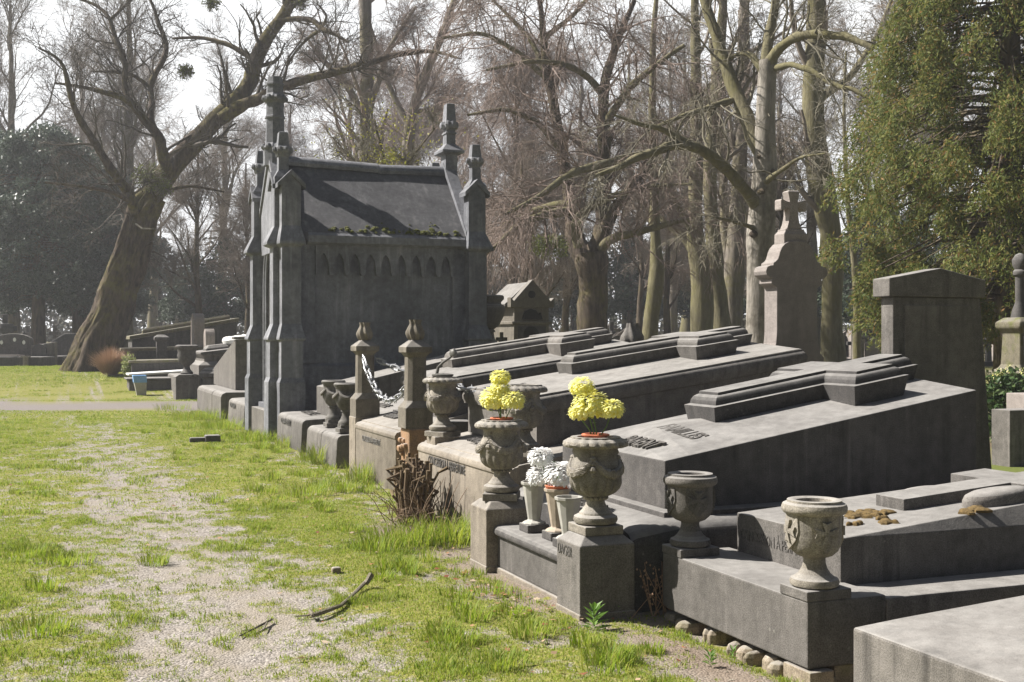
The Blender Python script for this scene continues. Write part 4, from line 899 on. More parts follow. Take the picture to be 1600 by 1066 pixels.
for i in range(110):
    x = r.choice([r.uniform(3.9, 6.15), r.gauss(5.35, .35)]); x = min(max(x, 3.75), 6.15); k = abs(r.gauss(0, .04)) if r.random() < .8 else r.uniform(0, .22); w = r.uniform(.012, .045) * (1 if k < .1 else .7)
    y = YN - ov + .02 + k; z = ZE + .115 + k * 1.02; mo.lathe([(w, -.01), (w * .9, w * .4), (.002, w * .8)], x, y, z, n=7)
tag(mo.build('roof_moss', M['mossg'], roof, smooth=True), kind='stuff')

# ------------------------------------------------------------------ beyond the mausoleum, along the row
t = thing('tomb', 'small low block lettered CONCESSION, left of the mausoleum foot', 'tomb', (3.2, 21.6, 0))
front_block(t, 20.75, 22.6, .42); text('lettering', 'CONCESSION', M['letter'], t, (3.178, 22.3, .28), (0, -1, 0), (.03, 0, 1), .11, .008, .9, bold=.003)
t = thing('tomb', 'tomb of two long kerb blocks with an upright stone raked down to the left', 'tomb', (3.1, 24.8, 0))
for (a, b_) in ((24.3, 26.75), (23.0, 24.25)):
    mb = MB(); mb.prism([(3.10, -.1), (3.10, .42), (3.13, .48), (3.2, .51), (4.2, .51), (4.2, -.1)], 'y', a, b_); mb.build('kerb_block', ST, t, bevel=.02)
mb = MB(); mb.prism([(27.1, .51), (27.1, .88), (24.0, 1.50), (23.85, 1.52), (23.85, .51)], 'x', 3.5, 4.6); mb.build('raked_stone', ST, t, bevel=.01)
mb = MB(); mb.box(3.46, 4.64, 23.8, 24.1, 1.522, 1.57); mb.build('cap', ST, t, bevel=.01)
# grey sarcophagus tomb behind the path
bx, by = 3.3, 33.0; g0 = gz(bx + 1, by)
t = thing('tomb', 'grey stepped sarcophagus tomb with a white wreath on its top, beyond the path', 'tomb', (bx, by, g0))
mb = MB(); mb.box(3.2, 6.6, 31.2, 34.6, g0 - .4, g0 + .44); mb.build('base', ST, t, bevel=.05)
mb = MB(); mb.loft([[(x, y, z + g0) for (x, y) in inset([(3.7, 31.6), (6.4, 31.6), (6.4, 34.1), (3.7, 34.1)], d)] for (d, z) in ((0, .44), (0, .72), (.06, .76), (.16, .82), (.16, .92), (.08, 1.0))]); mb.build('body', ST, t, bevel=.01)
mb = MB(); mb.prism([(3.76, g0 + .995), (3.76, g0 + 1.06), (6.35, g0 + 1.36), (6.35, g0 + .995)], 'y', 31.68, 34.02); mb.build('lid', ST, t, bevel=.015)
mb = MB()
for (a, b_, c_, d_) in ((4.0, 4.6, 32.5, 33.2), (4.65, 5.3, 31.95, 32.6), (4.65, 5.3, 33.1, 33.75), (5.35, 6.1, 32.5, 33.2)):
    o = [(a, c_), (b_, c_), (b_, d_), (a, d_)]; mb.loft([[(x, y, g0 + 1.06 + .116 * (x - 3.76) + h) for x, y in inset(o, d)] for d, h in ((0, -.02), (0, .05), (.08, .13))])
mb.build('relief_cross', ST, t, bevel=.006)
mb = MB(); mb.tube([(5.0 + .42 * math.cos(a), 32.85 + .42 * math.sin(a), g0 + 1.40 + .05 * math.cos(a)) for a in [2 * math.pi * i / 24 for i in range(25)]], [.10 + .02 * (i % 2) for i in range(25)], 8)
tag(mb.build('wreath', M['white_paint'], None, smooth=True), 'white ring wreath lying on the sarcophagus tomb', 'wreath')
mb = MB(); mb.box(3.02, 3.62, 30.55, 31.15, g0 - .4, g0 + .45); mb.prism([(3.0, g0 + .45), (3.1, g0 + .52), (3.54, g0 + .52), (3.64, g0 + .45)], 'y', 30.53, 31.17)
tag(mb.build('pedestal', ST, None, bevel=.02), 'square stone pedestal under the weathered urn beyond the path', 'pedestal')
mb = MB(); mb.lathe([(.15, 0), (.16, .04), (.09, .12), (.07, .19), (.09, .22), (.19, .31), (.24, .46), (.22, .55), (.25, .65), (.28, .68), (.28, .72), (.22, .74), (.18, .67), (.001, .65)], 3.32, 30.85, g0 + .52, n=28, cap1=False)
tag(mb.build('urn', SD, None, smooth=True), 'weathered dark urn on the pedestal in front of the sarcophagus tomb', 'urn')
mb = MB(); mb.lathe([(.40, -.3), (.40, .32), (.46, .36), (.46, .45), (.40, .50), (.38, .54), (.30, .58), (.001, .60)], 4.05, 30.6, g0 + .1, n=32)
tag(mb.build('stone_drum', SD, None, smooth=True), 'round dark stone drum with stepped top beside the raked tomb', 'drum')
for (px, py0, py1, w, d, lab) in ((309, 545, 490, .78, 38, 'tall round-topped headstone in sunlight behind the sarcophagus tomb'), (327, 570, 514, .5, 36, 'shorter round-topped headstone in sunlight behind the sarcophagus tomb')):
    x, y = at(px, d); g = gz(x, y); zt = zat(py1, d); th = .34 if w > .6 else .28
    mb = MB(); pr = [(y - w / 2, g - .2)] + [(y - w / 2 * math.cos(a), zt - w / 2 + w / 2 * math.sin(a)) for a in [math.pi * i / 14 for i in range(15)]] + [(y + w / 2, g - .2)]
    mb.prism(pr, 'x', x - th / 2, x + th / 2); tag(mb.build('headstone', M['stone_pale'], None, bevel=.01), lab, 'headstone')
def low_tomb(label, px, d, w, ln, h0, h1, mat, cap=.07, capmat=None, cross=False):
    x, y = at(px, d); g = gz(x, y); t = thing('tomb', label, 'tomb', (x, y, g))
    mb = MB(); mb.prism([(x, g - .3), (x, g + h0), (x + ln, g + h1), (x + ln, g - .3)], 'y', y - w / 2, y + w / 2); mb.build('body', mat, t, bevel=.02)
    if cap:
        s = (h1 - h0) / ln; e = .08
        mb = MB(); mb.prism([(x - e, g + h0 - e * s + .004), (x - e, g + h0 - e * s + cap), (x + ln + e, g + h1 + e * s + cap), (x + ln + e, g + h1 + e * s + .004)], 'y', y - w / 2 - e, y + w / 2 + e); mb.build('lid', capmat or mat, t, bevel=.02)
        if cross:
            mb = MB(); stack(mb, cross_poly(x + .4, x + ln * .6, x + ln * .75, x + ln - .1, y, .15, .5), [(0, -.02), (0, .10), (.04, .16)], lambda a, b: g + h0 + cap + s * (a - x)); mb.build('relief_cross', capmat or mat, t)
    return t
low_tomb('mossy tomb with an overhanging sloping lid and raised cross, right of the leaning tree', 203, 40, 2.0, 3.4, .95, 1.55, SD, .12, M['stone_moss'], True)
low_tomb('low mossy ledger slab under the sloping mossy tomb', 190, 37.5, 1.8, 2.6, .62, .66, SD, .10, M['stone_moss'])
low_tomb('flat lichened slab between the shrub and the sarcophagus tomb', 203, 35.5, 1.5, 2.4, .42, .46, SD, .08, M['stone_moss'])
low_tomb('white marble kerb tomb near the leaning variegated shrub', 203, 34, 1.0, 2.3, .22, .34, ST, .06, M['white_paint'])
low_tomb('small grey kerb stone tomb behind the blue-topped bin', 200, 32.6, 1.0, 2.2, .26, .27, ST, .05)
x, y = at(252, 37); g = gz(x, y); mb = MB(); mb.loft([oct_(x, y, a, g + z) for a, z in ((.28, -.2), (.28, .12), (.20, .18), (.17, .2), (.15, .95), (.22, 1.0), (.22, 1.08), (.1, 1.16))])
tag(mb.build('stone_pillar', SD, None, bevel=.01), 'slim stone pillar standing before the sloping mossy tomb', 'pillar')
x, y = at(221, 31.0); g = gz(x, y); t = thing('flower_bin', 'leaning grey square bin with a light blue plastic top on the grass edge', 'bin', (x, y, g))
mb = MB(); lean = lambda a, z: [(q[0] - .10 * z, q[1] + .05 * z, q[2]) for q in oct_(x, y, a, g + z)]
mb.loft([lean(.11, -.05), lean(.155, .36)]); mb.build('body', M['zinc'], t, bevel=.006)
mb = MB(); mb.loft([lean(.165, .345), lean(.17, .53), lean(.14, .54), lean(.13, .40)]); mb.build('liner', M['blue_plastic'], t, bevel=.006)

# small temple tomb, big fluted urn and little cross behind the chained tomb
d = 28.0
tx, ty = 9.1, 22.6
t = thing('temple_tomb', 'small stone temple tomb with gabled roof and round openings, behind the raised tombs', 'tomb', (tx, ty, 0))
tx0, tx1, ty0, ty1 = 8.66, 9.52, 22.0, 23.25; zt_ = 2.22; txc = (tx0 + tx1) / 2
mb = MB(); mb.prism([(tx0, -.2), (tx0 + .06, zt_), (txc, zt_ + .38), (tx1 - .06, zt_), (tx1, -.2)], 'y', ty0, ty1)
mb.box(tx0 + .0, tx1 - .0, ty0 - .03, ty1, zt_ - .40, zt_ - .34); mb.build('wall', M['stone_olive'], t, bevel=.01)
mb = MB()
for sgn in (-1, 1):
    a = txc + sgn * (tx1 - tx0) * .60; mb.add([(txc, ty0 + .16, zt_ + .40), (txc, ty1 + .1, zt_ + .40), (a, ty1 + .1, zt_ - .06), (a, ty0 + .16, zt_ - .06), (txc, ty0 + .16, zt_ + .46), (txc, ty1 + .1, zt_ + .46), (a, ty1 + .1, zt_ + .01), (a, ty0 + .16, zt_ + .01)], [(0, 1, 2, 3), (7, 6, 5, 4), (0, 3, 7, 4), (1, 5, 6, 2), (2, 6, 7, 3), (0, 4, 5, 1)])
mb.build('roof', M['stone'], t)
mb = MB(); mb.prism([(tx0 - .04, zt_ - .06), (tx0 - .04, zt_ + .14), (tx0 + .03, zt_ + .07), (txc, zt_ + .50), (tx1 - .03, zt_ + .07), (tx1 + .04, zt_ + .14), (tx1 + .04, zt_ - .06)], 'y', ty0 - .05, ty0 + .15); mb.build('gable', M['stone_olive'], t, bevel=.01)
mb = MB(); ci = lambda cx_, cz_, r_: [(cx_ + r_ * math.cos(2 * math.pi * i / 20), cz_ + r_ * math.sin(2 * math.pi * i / 20)) for i in range(20)]
mb.prism(ci(txc - .02, zt_ + .20, .075), 'y', ty0 - .07, ty0 - .06); mb.build('round_window', M['void'], t)
mb = MB(); mb.prism(ci(txc - .02, 1.62, .16), 'y', ty0 - .04, ty0 - .0); mb.build('opening', M['void'], t)
mb = MB(); mb.prism([(txc - .21, zt_ - .30), (txc - .16, zt_ - .14), (txc - .03, zt_ - .09), (txc + .08, zt_ - .12), (txc + .14, zt_ - .2), (txc + .18, zt_ - .16), (txc + .23, zt_ - .30)], 'y', ty0 - .04, ty0 - .0)
mb.build('opening', M['void'], t)
mb = MB(); mb.box(txc - .3, txc + .3, ty0 - .02, ty0 + .01, -.1, zt_ - .44); mb.build('door_panel', SD, t)
mb = MB(); ux, uy = at(763, 20.0)
mb.box(ux - .3, ux + .3, uy - .3, uy + .3, -.1, 1.25); mb.box(ux - .22, ux + .22, uy - .22, uy + .22, 1.25, 1.40)
tag(mb.build('pedestal', SD, None, bevel=.02), 'dark pedestal under the big fluted urn by the mausoleum', 'pedestal')
flt = lambda a, k, z: 1 + (.03 * (abs(math.sin(a * 12)) - .5) if 7 <= k <= 12 else 0)
mb = MB(); mb.lathe([(.20, 0), (.20, .03), (.16, .07), (.11, .14), (.09, .24), (.12, .25), (.11, .28), (.09, .29), (.18, .36), (.25, .50), (.28, .60), (.285, .66), (.26, .70), (.22, .72), (.215, .75), (.25, .79), (.265, .80), (.265, .85), (.24, .87), (.20, .87), (.18, .8), (.001, .79)], ux, uy, 1.40, n=96, mod=flt, cap1=False)
tag(mb.build('urn', ST, None, smooth=True), 'large dark fluted urn on a pedestal beside the mausoleum corner', 'urn')
cx_, cy_ = at(783, 21.0); mb = MB(); z_ = zat(542, 21); mb.box(cx_ - .035, cx_ + .035, cy_ - .03, cy_ + .03, -.1, z_ + .26); mb.box(cx_ - .11, cx_ + .11, cy_ - .028, cy_ + .028, z_ + .10, z_ + .17)
tag(mb.build('cross', M['stone_moss'], None, bevel=.006), 'small mossy stone cross in front of the little temple tomb', 'cross')

# right edge: angular stone, mossy monument, flowering shrub
x, y = 10.6, 11.1
t = thing('grave_marker', 'plain square grey stone block with a paler block behind, at the right edge', 'grave marker', (x, y, 0))
bx0, by0 = at(1578, 14.2); mb = MB(); mb.prism([(bx0 - .0, -.1), (bx0 - .0, .68), (bx0 + 1.2, .68), (bx0 + 1.2, -.1)], 'y', by0, by0 + .30); mb.build('block', ST, t, bevel=.008)
mb = MB(); mb.box(bx0 + .62, bx0 + 1.5, by0 + .34, by0 + .7, -.1, .85); mb.build('rear_block', M['stone_pale'], t, bevel=.01)
x, y = at(1594, 17.5); t = thing('monument', 'tall mossy stepped monument carrying a small draped figure, at the right edge', 'monument', (x, y, 0))
mb = MB(); 
rr_ = [(.62, .0), (.62, .90), (.50, .95), (.50, 1.15), (.36, 1.2), (.31, 1.26), (.28, 1.72), (.34, 1.76), (.40, 1.80), (.40, 1.88), (.26, 1.95)]
mb.loft([oct_(x, y, a * .62, z - .1) for a, z in rr_]); mb.build('base', M['stone_moss'], t, bevel=.02)
mb = MB(); mb.box(x - .12, x + .12, y - .20, y - .17, 1.28, 1.58); mb.build('inscription_panel', M['stone_pale'], t)
mb = MB(); mb.lathe([(q_ * .62, z_) for q_, z_ in ((.22, 1.83), (.20, 1.95), (.13, 2.06), (.12, 2.1), (.105, 2.45), (.15, 2.48), (.15, 2.53), (.11, 2.56), (.16, 2.62), (.17, 2.7), (.10, 2.78), (.02, 2.8))], x, y, 0, n=18, mod=lambda a, k, z: 1 + .10 * math.sin(a * 3 + z * 5)); mb.build('figure', M['stone_dark'], t, smooth=True)
def leaf_cloud(name, c, rad, n, size, mat, parent, seed, flat=1.0, shell=0.5, droop=0.0, pw=4):
    """many small leaves spread through an ellipsoid"""
    r = np.random.default_rng(seed); v = r.normal(size=(n, 3)); v /= np.linalg.norm(v, axis=1)[:, None]
    q = (shell + (1 - shell) * r.random(n)) ; lump = 0.78 + 0.35 * fbm(v[:, 0] * 2 + v[:, 2] * 1.7 + 9, v[:, 1] * 2 - v[:, 2] + 5, seed, 3)
    P = np.array(c) + v * (np.array(rad) * (q * lump)[:, None]); 
    return leaf_faces(name, P, v, n, size, mat, parent, r, droop)
def leaf_faces(name, P, outv, n, size, mat, parent, r, droop=0.0, aspect=0.5):
    d = r.normal(size=(n, 3)) + outv * 0.8; d[:, 2] -= droop; d /= np.linalg.norm(d, axis=1)[:, None]
    s = np.cross(d, r.normal(size=(n, 3))); s /= np.linalg.norm(s, axis=1)[:, None] + 1e-9; L = size * r.uniform(.6, 1.4, n)[:, None]
    V = np.stack([P - d * L * .5, P + s * L * aspect * .5, P + d * L * .5, P - s * L * aspect * .5], 1).reshape(-1, 3)
    k = np.arange(n)[:, None] * 4; return npmesh(name, V, [k + np.array([[0, 1, 2, 3]])], mat, parent)
x, y = at(1580, 15.9); t = thing('shrub', 'glossy leaved shrub with yellow flower clusters at the right edge', 'shrub', (x, y, 0))
leaf_cloud('foliage', (x, y, .60), (.52, .5, .62), 3600, .085, M['mahonia'], t, 3, shell=.35)
r = random.Random(3)
for k in range(13):
    a, b_ = r.uniform(0, 6.28), r.uniform(.1, 1.3); mb = MB(); c_ = Vector((x + .45 * math.cos(a) * math.cos(b_), y + .45 * math.sin(a) * math.cos(b_), .55 + .6 * math.sin(b_)))
    pompom(mb, c_, .06, r, 34, 1); mb.build('flower_cluster', M['yellow_petal'], t)
mb = MB(); [mb.tube([(x + r.uniform(-.1, .1), y + r.uniform(-.1, .1), -.05), (x + r.uniform(-.3, .3), y + r.uniform(-.3, .3), .7)], [.012, .006], 5) for k in range(9)]; tag(mb.build('stem', M['bark_dark'], t), kind='stuff')
# dry ornamental grass and variegated shrub near the leaning tree
x, y = at(172, 36.0); g = gz(x, y); r_ = np.random.default_rng(2); n = 2600
a = r_.uniform(0, 6.28, n); sp = r_.random(n) ** .6
ga = (x + .2 * sp * np.cos(a), y + .2 * sp * np.sin(a), r_.uniform(.5, 1.0, n) * (1.05 - .35 * sp), a, .55 * sp + .05, np.full(n, .006))
V, F1, F2 = blade_mesh('x', *ga, z=np.full(n, g))
t = thing('ornamental_grass', 'round clump of dry reddish ornamental grass beside the leaning tree', 'grass clump', (x, y, g)); npmesh('blade_clump', V, [F1, F2], M['drygrass'], t)
x, y = at(201, 35.2); g = gz(x, y); t = thing('shrub', 'small cream and green variegated shrub beside the dry grass clump', 'shrub', (x, y, g))
leaf_cloud('foliage', (x, y, g + .38), (.27, .27, .42), 700, .09, M['variegated'], t, 4, shell=.2)
mb = MB(); mb.lathe([(.05, -.1), (.045, .25), (.02, .5)], x, y, g, n=8); mb.build('stem', M['bark_dark'], t)
x, y = at(165, 34.5); g = gz(x, y); t = thing('flower_clump', 'small clump of yellow flowers at the foot of the dry grass', 'flowers', (x, y, g)); mb = MB(); r = random.Random(1)
for k in range(5): pompom(mb, (x + r.uniform(-.12, .12), y + r.uniform(-.1, .1), g + r.uniform(.08, .2)), .06, r, 24, 1)
mb.build('flower_head', M['yellow_petal'], t); mb = MB(); [mb.tube([(x + .03 * k - .06, y, g - .03), (x + .05 * k - .1, y, g + .15)], .006, 4) for k in range(4)]; mb.build('stem', M['stem_green'], t)

# things lying on the grass
x, y = at(322, 1850 * 1.55 / (692 - 528)); t = thing('broken_cross', 'dark broken piece of a stone cross lying in the grass', 'stone fragment', (x, y, 0))
mb = MB(); mb.box(x - .24, x + .10, y - .06, y + .04, .0, .085); mb.box(x - .02, x + .20, y - .1, y + .08, .0, .115); mb.build('fragment', SD, t, bevel=.02)
x, y = at(525, 1850 * 1.55 / (896 - 528)); mb = MB(); mb.box(x - .03, x + .03, y - .025, y + .025, -.01, .042); tag(mb.build('brick_lump', M['rubble'], None, bevel=.012), 'small brown lump of brick lying in the grass', 'brick')
def gp(px, py, z=0.02):
    d = 1850 * (1.55 - z) / (py - 528); x, y = at(px, d); return (x, y, z)
t = thing('fallen_branch', 'dry dead branch lying across the grass with a thick dark end', 'branch', gp(535, 940))
mb = MB(); mb.tube([gp(488, 962, .03), gp(505, 956, .035), gp(533, 946, .03), gp(556, 925, .03), gp(576, 905, .05)], [.012, .015, .010, .011, .013], 7); mb.tube([gp(572, 912, .04), gp(580, 898, .085)], [.016, .020], 7); mb.tube([gp(490, 962, .03), gp(484, 954, .04)], [.012, .010], 6); mb.tube([gp(533, 946, .03), gp(480, 962, .02), gp(462, 963, .02)], [.006, .005, .004], 5); mb.build('wood', M['bark_grey'], t)
t = thing('twig', 'forked dry twig lying on the gravel', 'twig', gp(400, 985))
mb = MB(); mb.tube([gp(425, 968), gp(405, 978), gp(374, 994)], [.006, .006, .004], 5); mb.tube([gp(414, 974), gp(395, 984), gp(378, 986)], [.005, .004, .003], 5); mb.tube([gp(418, 971), gp(412, 984)], [.005, .004], 5); mb.build('wood', M['bark_grey'], t)
# cut-back bush in front of the broken masonry
x, y = 2.93, 9.75; t = thing('cut_back_bush', 'hard pruned brown bush of cut stubs against the lettered tomb front', 'bush', (x, y, 0)); r = random.Random(8)
mb = MB(); tw = MB()
for k in range(75):
    a = r.uniform(0, 6.28); q = r.uniform(0, .27); L = r.uniform(.25, .56) * (1.1 - q); tilt = q * 1.5
    b0 = Vector((x + q * .5 * math.cos(a), y + q * .9 * math.sin(a), -.03)); e = Vector((x + (q * .5 + L * .38 * tilt * 1.3) * math.cos(a) * .8, y + (q * .9 + L * .5 * tilt) * math.sin(a), L)); e.x = min(e.x, 3.16)
    m_ = b0.lerp(e, .55) + Vector((r.gauss(0, .02), r.gauss(0, .02), .02)); w = r.uniform(.010, .021)
    mb.tube([b0, m_, e.lerp(m_, .12), e], [w * .8, w * .85, w * 1.0, w * 1.15], 6)
    if r.random() < .6: mb.tube([m_, m_ + (e - b0) * .25 + Vector((r.gauss(0, .06), r.gauss(0, .06), 0)), m_ + (e - b0) * .32 + Vector((r.gauss(0, .07), r.gauss(0, .07), .01))], [w * .8, w * .8, w * 1.2], 6)
for k in range(90):
    a = r.uniform(0, 6.28); b0 = Vector((x + r.gauss(0, .14), y - .2 + r.gauss(0, .25), 0)); d_ = Vector((math.cos(a) * .4 - .15, math.sin(a) * .5 - .2, r.uniform(.2, .9))) * r.uniform(.2, .6); e = b0 + d_; e.x = min(e.x, 3.15); tw.tube([b0, b0.lerp(e, .5) + Vector((0, 0, .04)), e], [.0045, .004, .002], 4)
tag(mb.build('stub', M['cut_bark'], t), kind='stuff'); tag(tw.build('thin_twig', M['dry_twig'], t), kind='stuff')
# weeds at the kerbs
def weed(label, px, py, s, n, seed):
    x, y, _ = gp(px, py, 0); t = thing('weed', label, 'weed', (x, y, 0), 'weeds at the kerb foot'); r = random.Random(seed); mb = MB()
    for k in range(n):
        a = k * 2.4 + r.uniform(-.3, .3); f = k / n; d = Vector((math.cos(a), math.sin(a), .5 + f)) .normalized(); sd = Vector((-math.sin(a), math.cos(a), 0)); L = s * r.uniform(.6, 1.1); p = Vector((x, y, s * .9 * f))
        mb.add([p, p + d * L * .45 + sd * L * .14, p + d * L + Vector((0, 0, -L * .25)), p + d * L * .45 - sd * L * .14], [(0, 1, 2, 3)])
    mb.build('leaf_rosette', M['weed'], t)
weed('bright green leafy weed at the foot of the DAGER pillar', 928, 985, .12, 22, 1); weed('dark green weed in the shadow of the DAGER pillar', 965, 962, .08, 16, 2); weed('small weed sprouting by the rubble footing of the low plinth', 1110, 1040, .06, 16, 3)
weed('leafy weed below the rubble at the low plinth', 1145, 1030, .05, 14, 4)
x, y = 3.17, 5.87; mb = MB(); r = random.Random(5); t = thing('dry_weed', 'thin dry weed stalks in the dark gap between the pillar and the plinth', 'weed', (x, y, 0))
for k in range(14):
    e = Vector((x + r.gauss(0, .06) - .02, y - .03 + r.gauss(0, .03), r.uniform(.12, .3))); mb.tube([(x + r.gauss(0, .05), y - .03, -.02), e], [.003, .0015], 4)
    for q in range(4): p = e.lerp(Vector((x, y, 0)), q * .15); mb.lathe([(.001, -.006), (.006, 0), (.001, .008)], p.x + r.gauss(0, .012), p.y + r.gauss(0, .012), p.z, n=5)
tag(mb.build('stalk', M['drygrass'], t), kind='stuff')

# ------------------------------------------------------------------ trees: branch growing
UP = np.array([0, 0, 1.0])
def norm(v): return v / (np.linalg.norm(v, axis=-1, keepdims=True) + 1e-9)
def interp(P, R, idx, t):
    K = P.shape[1]; f = t * (K - 1); i = np.minimum(f.astype(int), K - 2); w = (f - i)
    p = P[idx, i] * (1 - w[:, None]) + P[idx, i + 1] * w[:, None]; r = R[idx, i] * (1 - w) + R[idx, i + 1] * w
    return p, r, norm(P[idx, i + 1] - P[idx, i])
def grow(r, P, R, n, length, t0=.25, t1=1.0, ang=(.6, 1.1), up=0.15, wig=.25, bend=0.0, K=5, rs=.55, rmin=.006, taper=.35, flat=0.0, lv=.35):
    """n children on every parent polyline (N,K,3); returns their polylines and radii"""
    N_ = len(P); idx = np.repeat(np.arange(N_), n); M_ = len(idx); t = r.uniform(t0, t1, M_)
    p, pr, tg = interp(P, R, idx, t); v = r.normal(size=(M_, 3)); v[:, 2] *= (1 - flat); v = norm(v - tg * np.sum(v * tg, 1, keepdims=True))
    a = r.uniform(*ang, M_)[:, None]; d = norm(np.cos(a) * tg + np.sin(a) * v + up * UP)
    L = length * (1 - lv * t) * r.uniform(.6, 1.25, M_); st = (L / (K - 1))[:, None]
    out = np.zeros((M_, K, 3)); out[:, 0] = p
    for k in range(1, K):
        d = norm(d + wig * r.normal(size=(M_, 3)) * .6 + bend * UP * (k / K)); out[:, k] = out[:, k - 1] + d * st
    r0 = np.maximum(pr * rs * r.uniform(.7, 1.0, M_), rmin); rad = r0[:, None] * (1 - (1 - taper) * np.linspace(0, 1, K)[None]); rad = np.maximum(rad, rmin * .6)
    return out, rad
def tubes(P, R, s):
    """tube surfaces round many polylines at once"""
    N_, K, _ = P.shape; T = np.empty_like(P); T[:, 1:-1] = P[:, 2:] - P[:, :-2]; T[:, 0] = P[:, 1] - P[:, 0]; T[:, -1] = P[:, -1] - P[:, -2]; T = norm(T)
    ref = np.where(np.abs(T[:, :1, 2:3]) > .75, np.array([1.0, 0, 0]), np.array([0, 0, 1.0])); ref = np.broadcast_to(ref, T.shape)
    U = norm(np.cross(T, ref)); W_ = np.cross(T, U); a = 2 * np.pi * np.arange(s) / s
    V = P[:, :, None] + (U[:, :, None] * np.cos(a)[:, None] + W_[:, :, None] * np.sin(a)[:, None]) * R[:, :, None, None]
    b = (np.arange(N_) * K * s)[:, None, None] + (np.arange(K - 1) * s)[None, :, None]; j = np.arange(s)[None, None]; j2 = (j + 1) % s
    F = np.stack([b + j, b + j2, b + s + j2, b + s + j], -1).reshape(-1, 4); return V.reshape(-1, 3), F
def tube_mesh(name, groups, mat, parent, smooth=True):
    Vs, Fs, n = [], [], 0
    for P, R, s in groups:
        V, F = tubes(P, R, s); Vs.append(V); Fs.append(F + n); n += len(V)
    return npmesh(name, np.concatenate(Vs), [np.concatenate(Fs)], mat, parent, smooth)
def poly(pts, rads, K=14):
    """smooth resampled hand-drawn limb"""
    pts = np.array(pts, float); n = len(pts); d = np.r_[0, np.cumsum(np.linalg.norm(np.diff(pts, axis=0), axis=1))]; t = np.linspace(0, d[-1], K)
    q = np.stack([np.interp(t, d, pts[:, i]) for i in range(3)], -1)
    for _ in range(2): q[1:-1] = .25 * q[:-2] + .5 * q[1:-1] + .25 * q[2:]
    return q[None], np.interp(t, d, rads)[None]
def cat(*a): return np.concatenate(a)

def bare_tree(name, label, seed, H, r0, trunk_h, nl, spread, mat_t, mat_w, dense=8, twig=7, droop=0.0, up=.35, lean=(0, 0), group=None, rmin=.006, tl=1.0, fine=0, bend=0.08, sym=1.0):
    """free-standing leafless tree built at the origin: trunk, limbs and a crown of branches and twigs"""
    r = np.random.default_rng(seed); t = thing(name, label, 'tree', (0, 0, 0), group)
    K = 14; z = np.linspace(-.3, H * .92, K); wob = np.cumsum(r.normal(0, .012 * H / K * 3, (K, 2)), 0)
    P = np.stack([lean[0] * z + wob[:, 0], lean[1] * z + wob[:, 1], z], -1)[None]; f = np.clip(z / H, 0, 1)
    R = (r0 * (1 - .88 * f ** .8) * (1 + .55 * np.exp(-np.clip(z, 0, 9) / (.5 + r0))))[None]
    tube_mesh('trunk', [(P, R, 12)], mat_t, t)
    L1 = grow(r, P, R, nl, H * spread, trunk_h, .97, (.45, .95), up, .22, bend, 8, .55, .02, .3, lv=.55)
    L2 = grow(r, *L1, dense, H * spread * .42, .2, 1, (.4, .95), up * .5, .3, bend - droop * .3, 6, .5, .012, .4)
    L3 = grow(r, *L2, twig, H * spread * .2, .15, 1, (.4, 1.0), up * .2 - droop * .2, .35, -droop * .6, 5, .5, .008, .45)
    tube_mesh('limbs', [(*L1, 7)], mat_t, t)
    L4 = grow(r, *L3, 6, .62 * tl, .1, 1, (.4, 1.0), .05 - droop * .5, .3, -droop, 4, .5, rmin, .5)
    gs = [(*L2, 5), (*L3, 3), (*L4, 3)]
    if fine: gs.append((*grow(r, *L4, fine, .38 * tl, .2, 1, (.3, .9), -droop, .3, -droop, 3, .6, rmin * .8, .6), 3))
    tag(tube_mesh('crown', gs, mat_w, t), kind='stuff'); return t
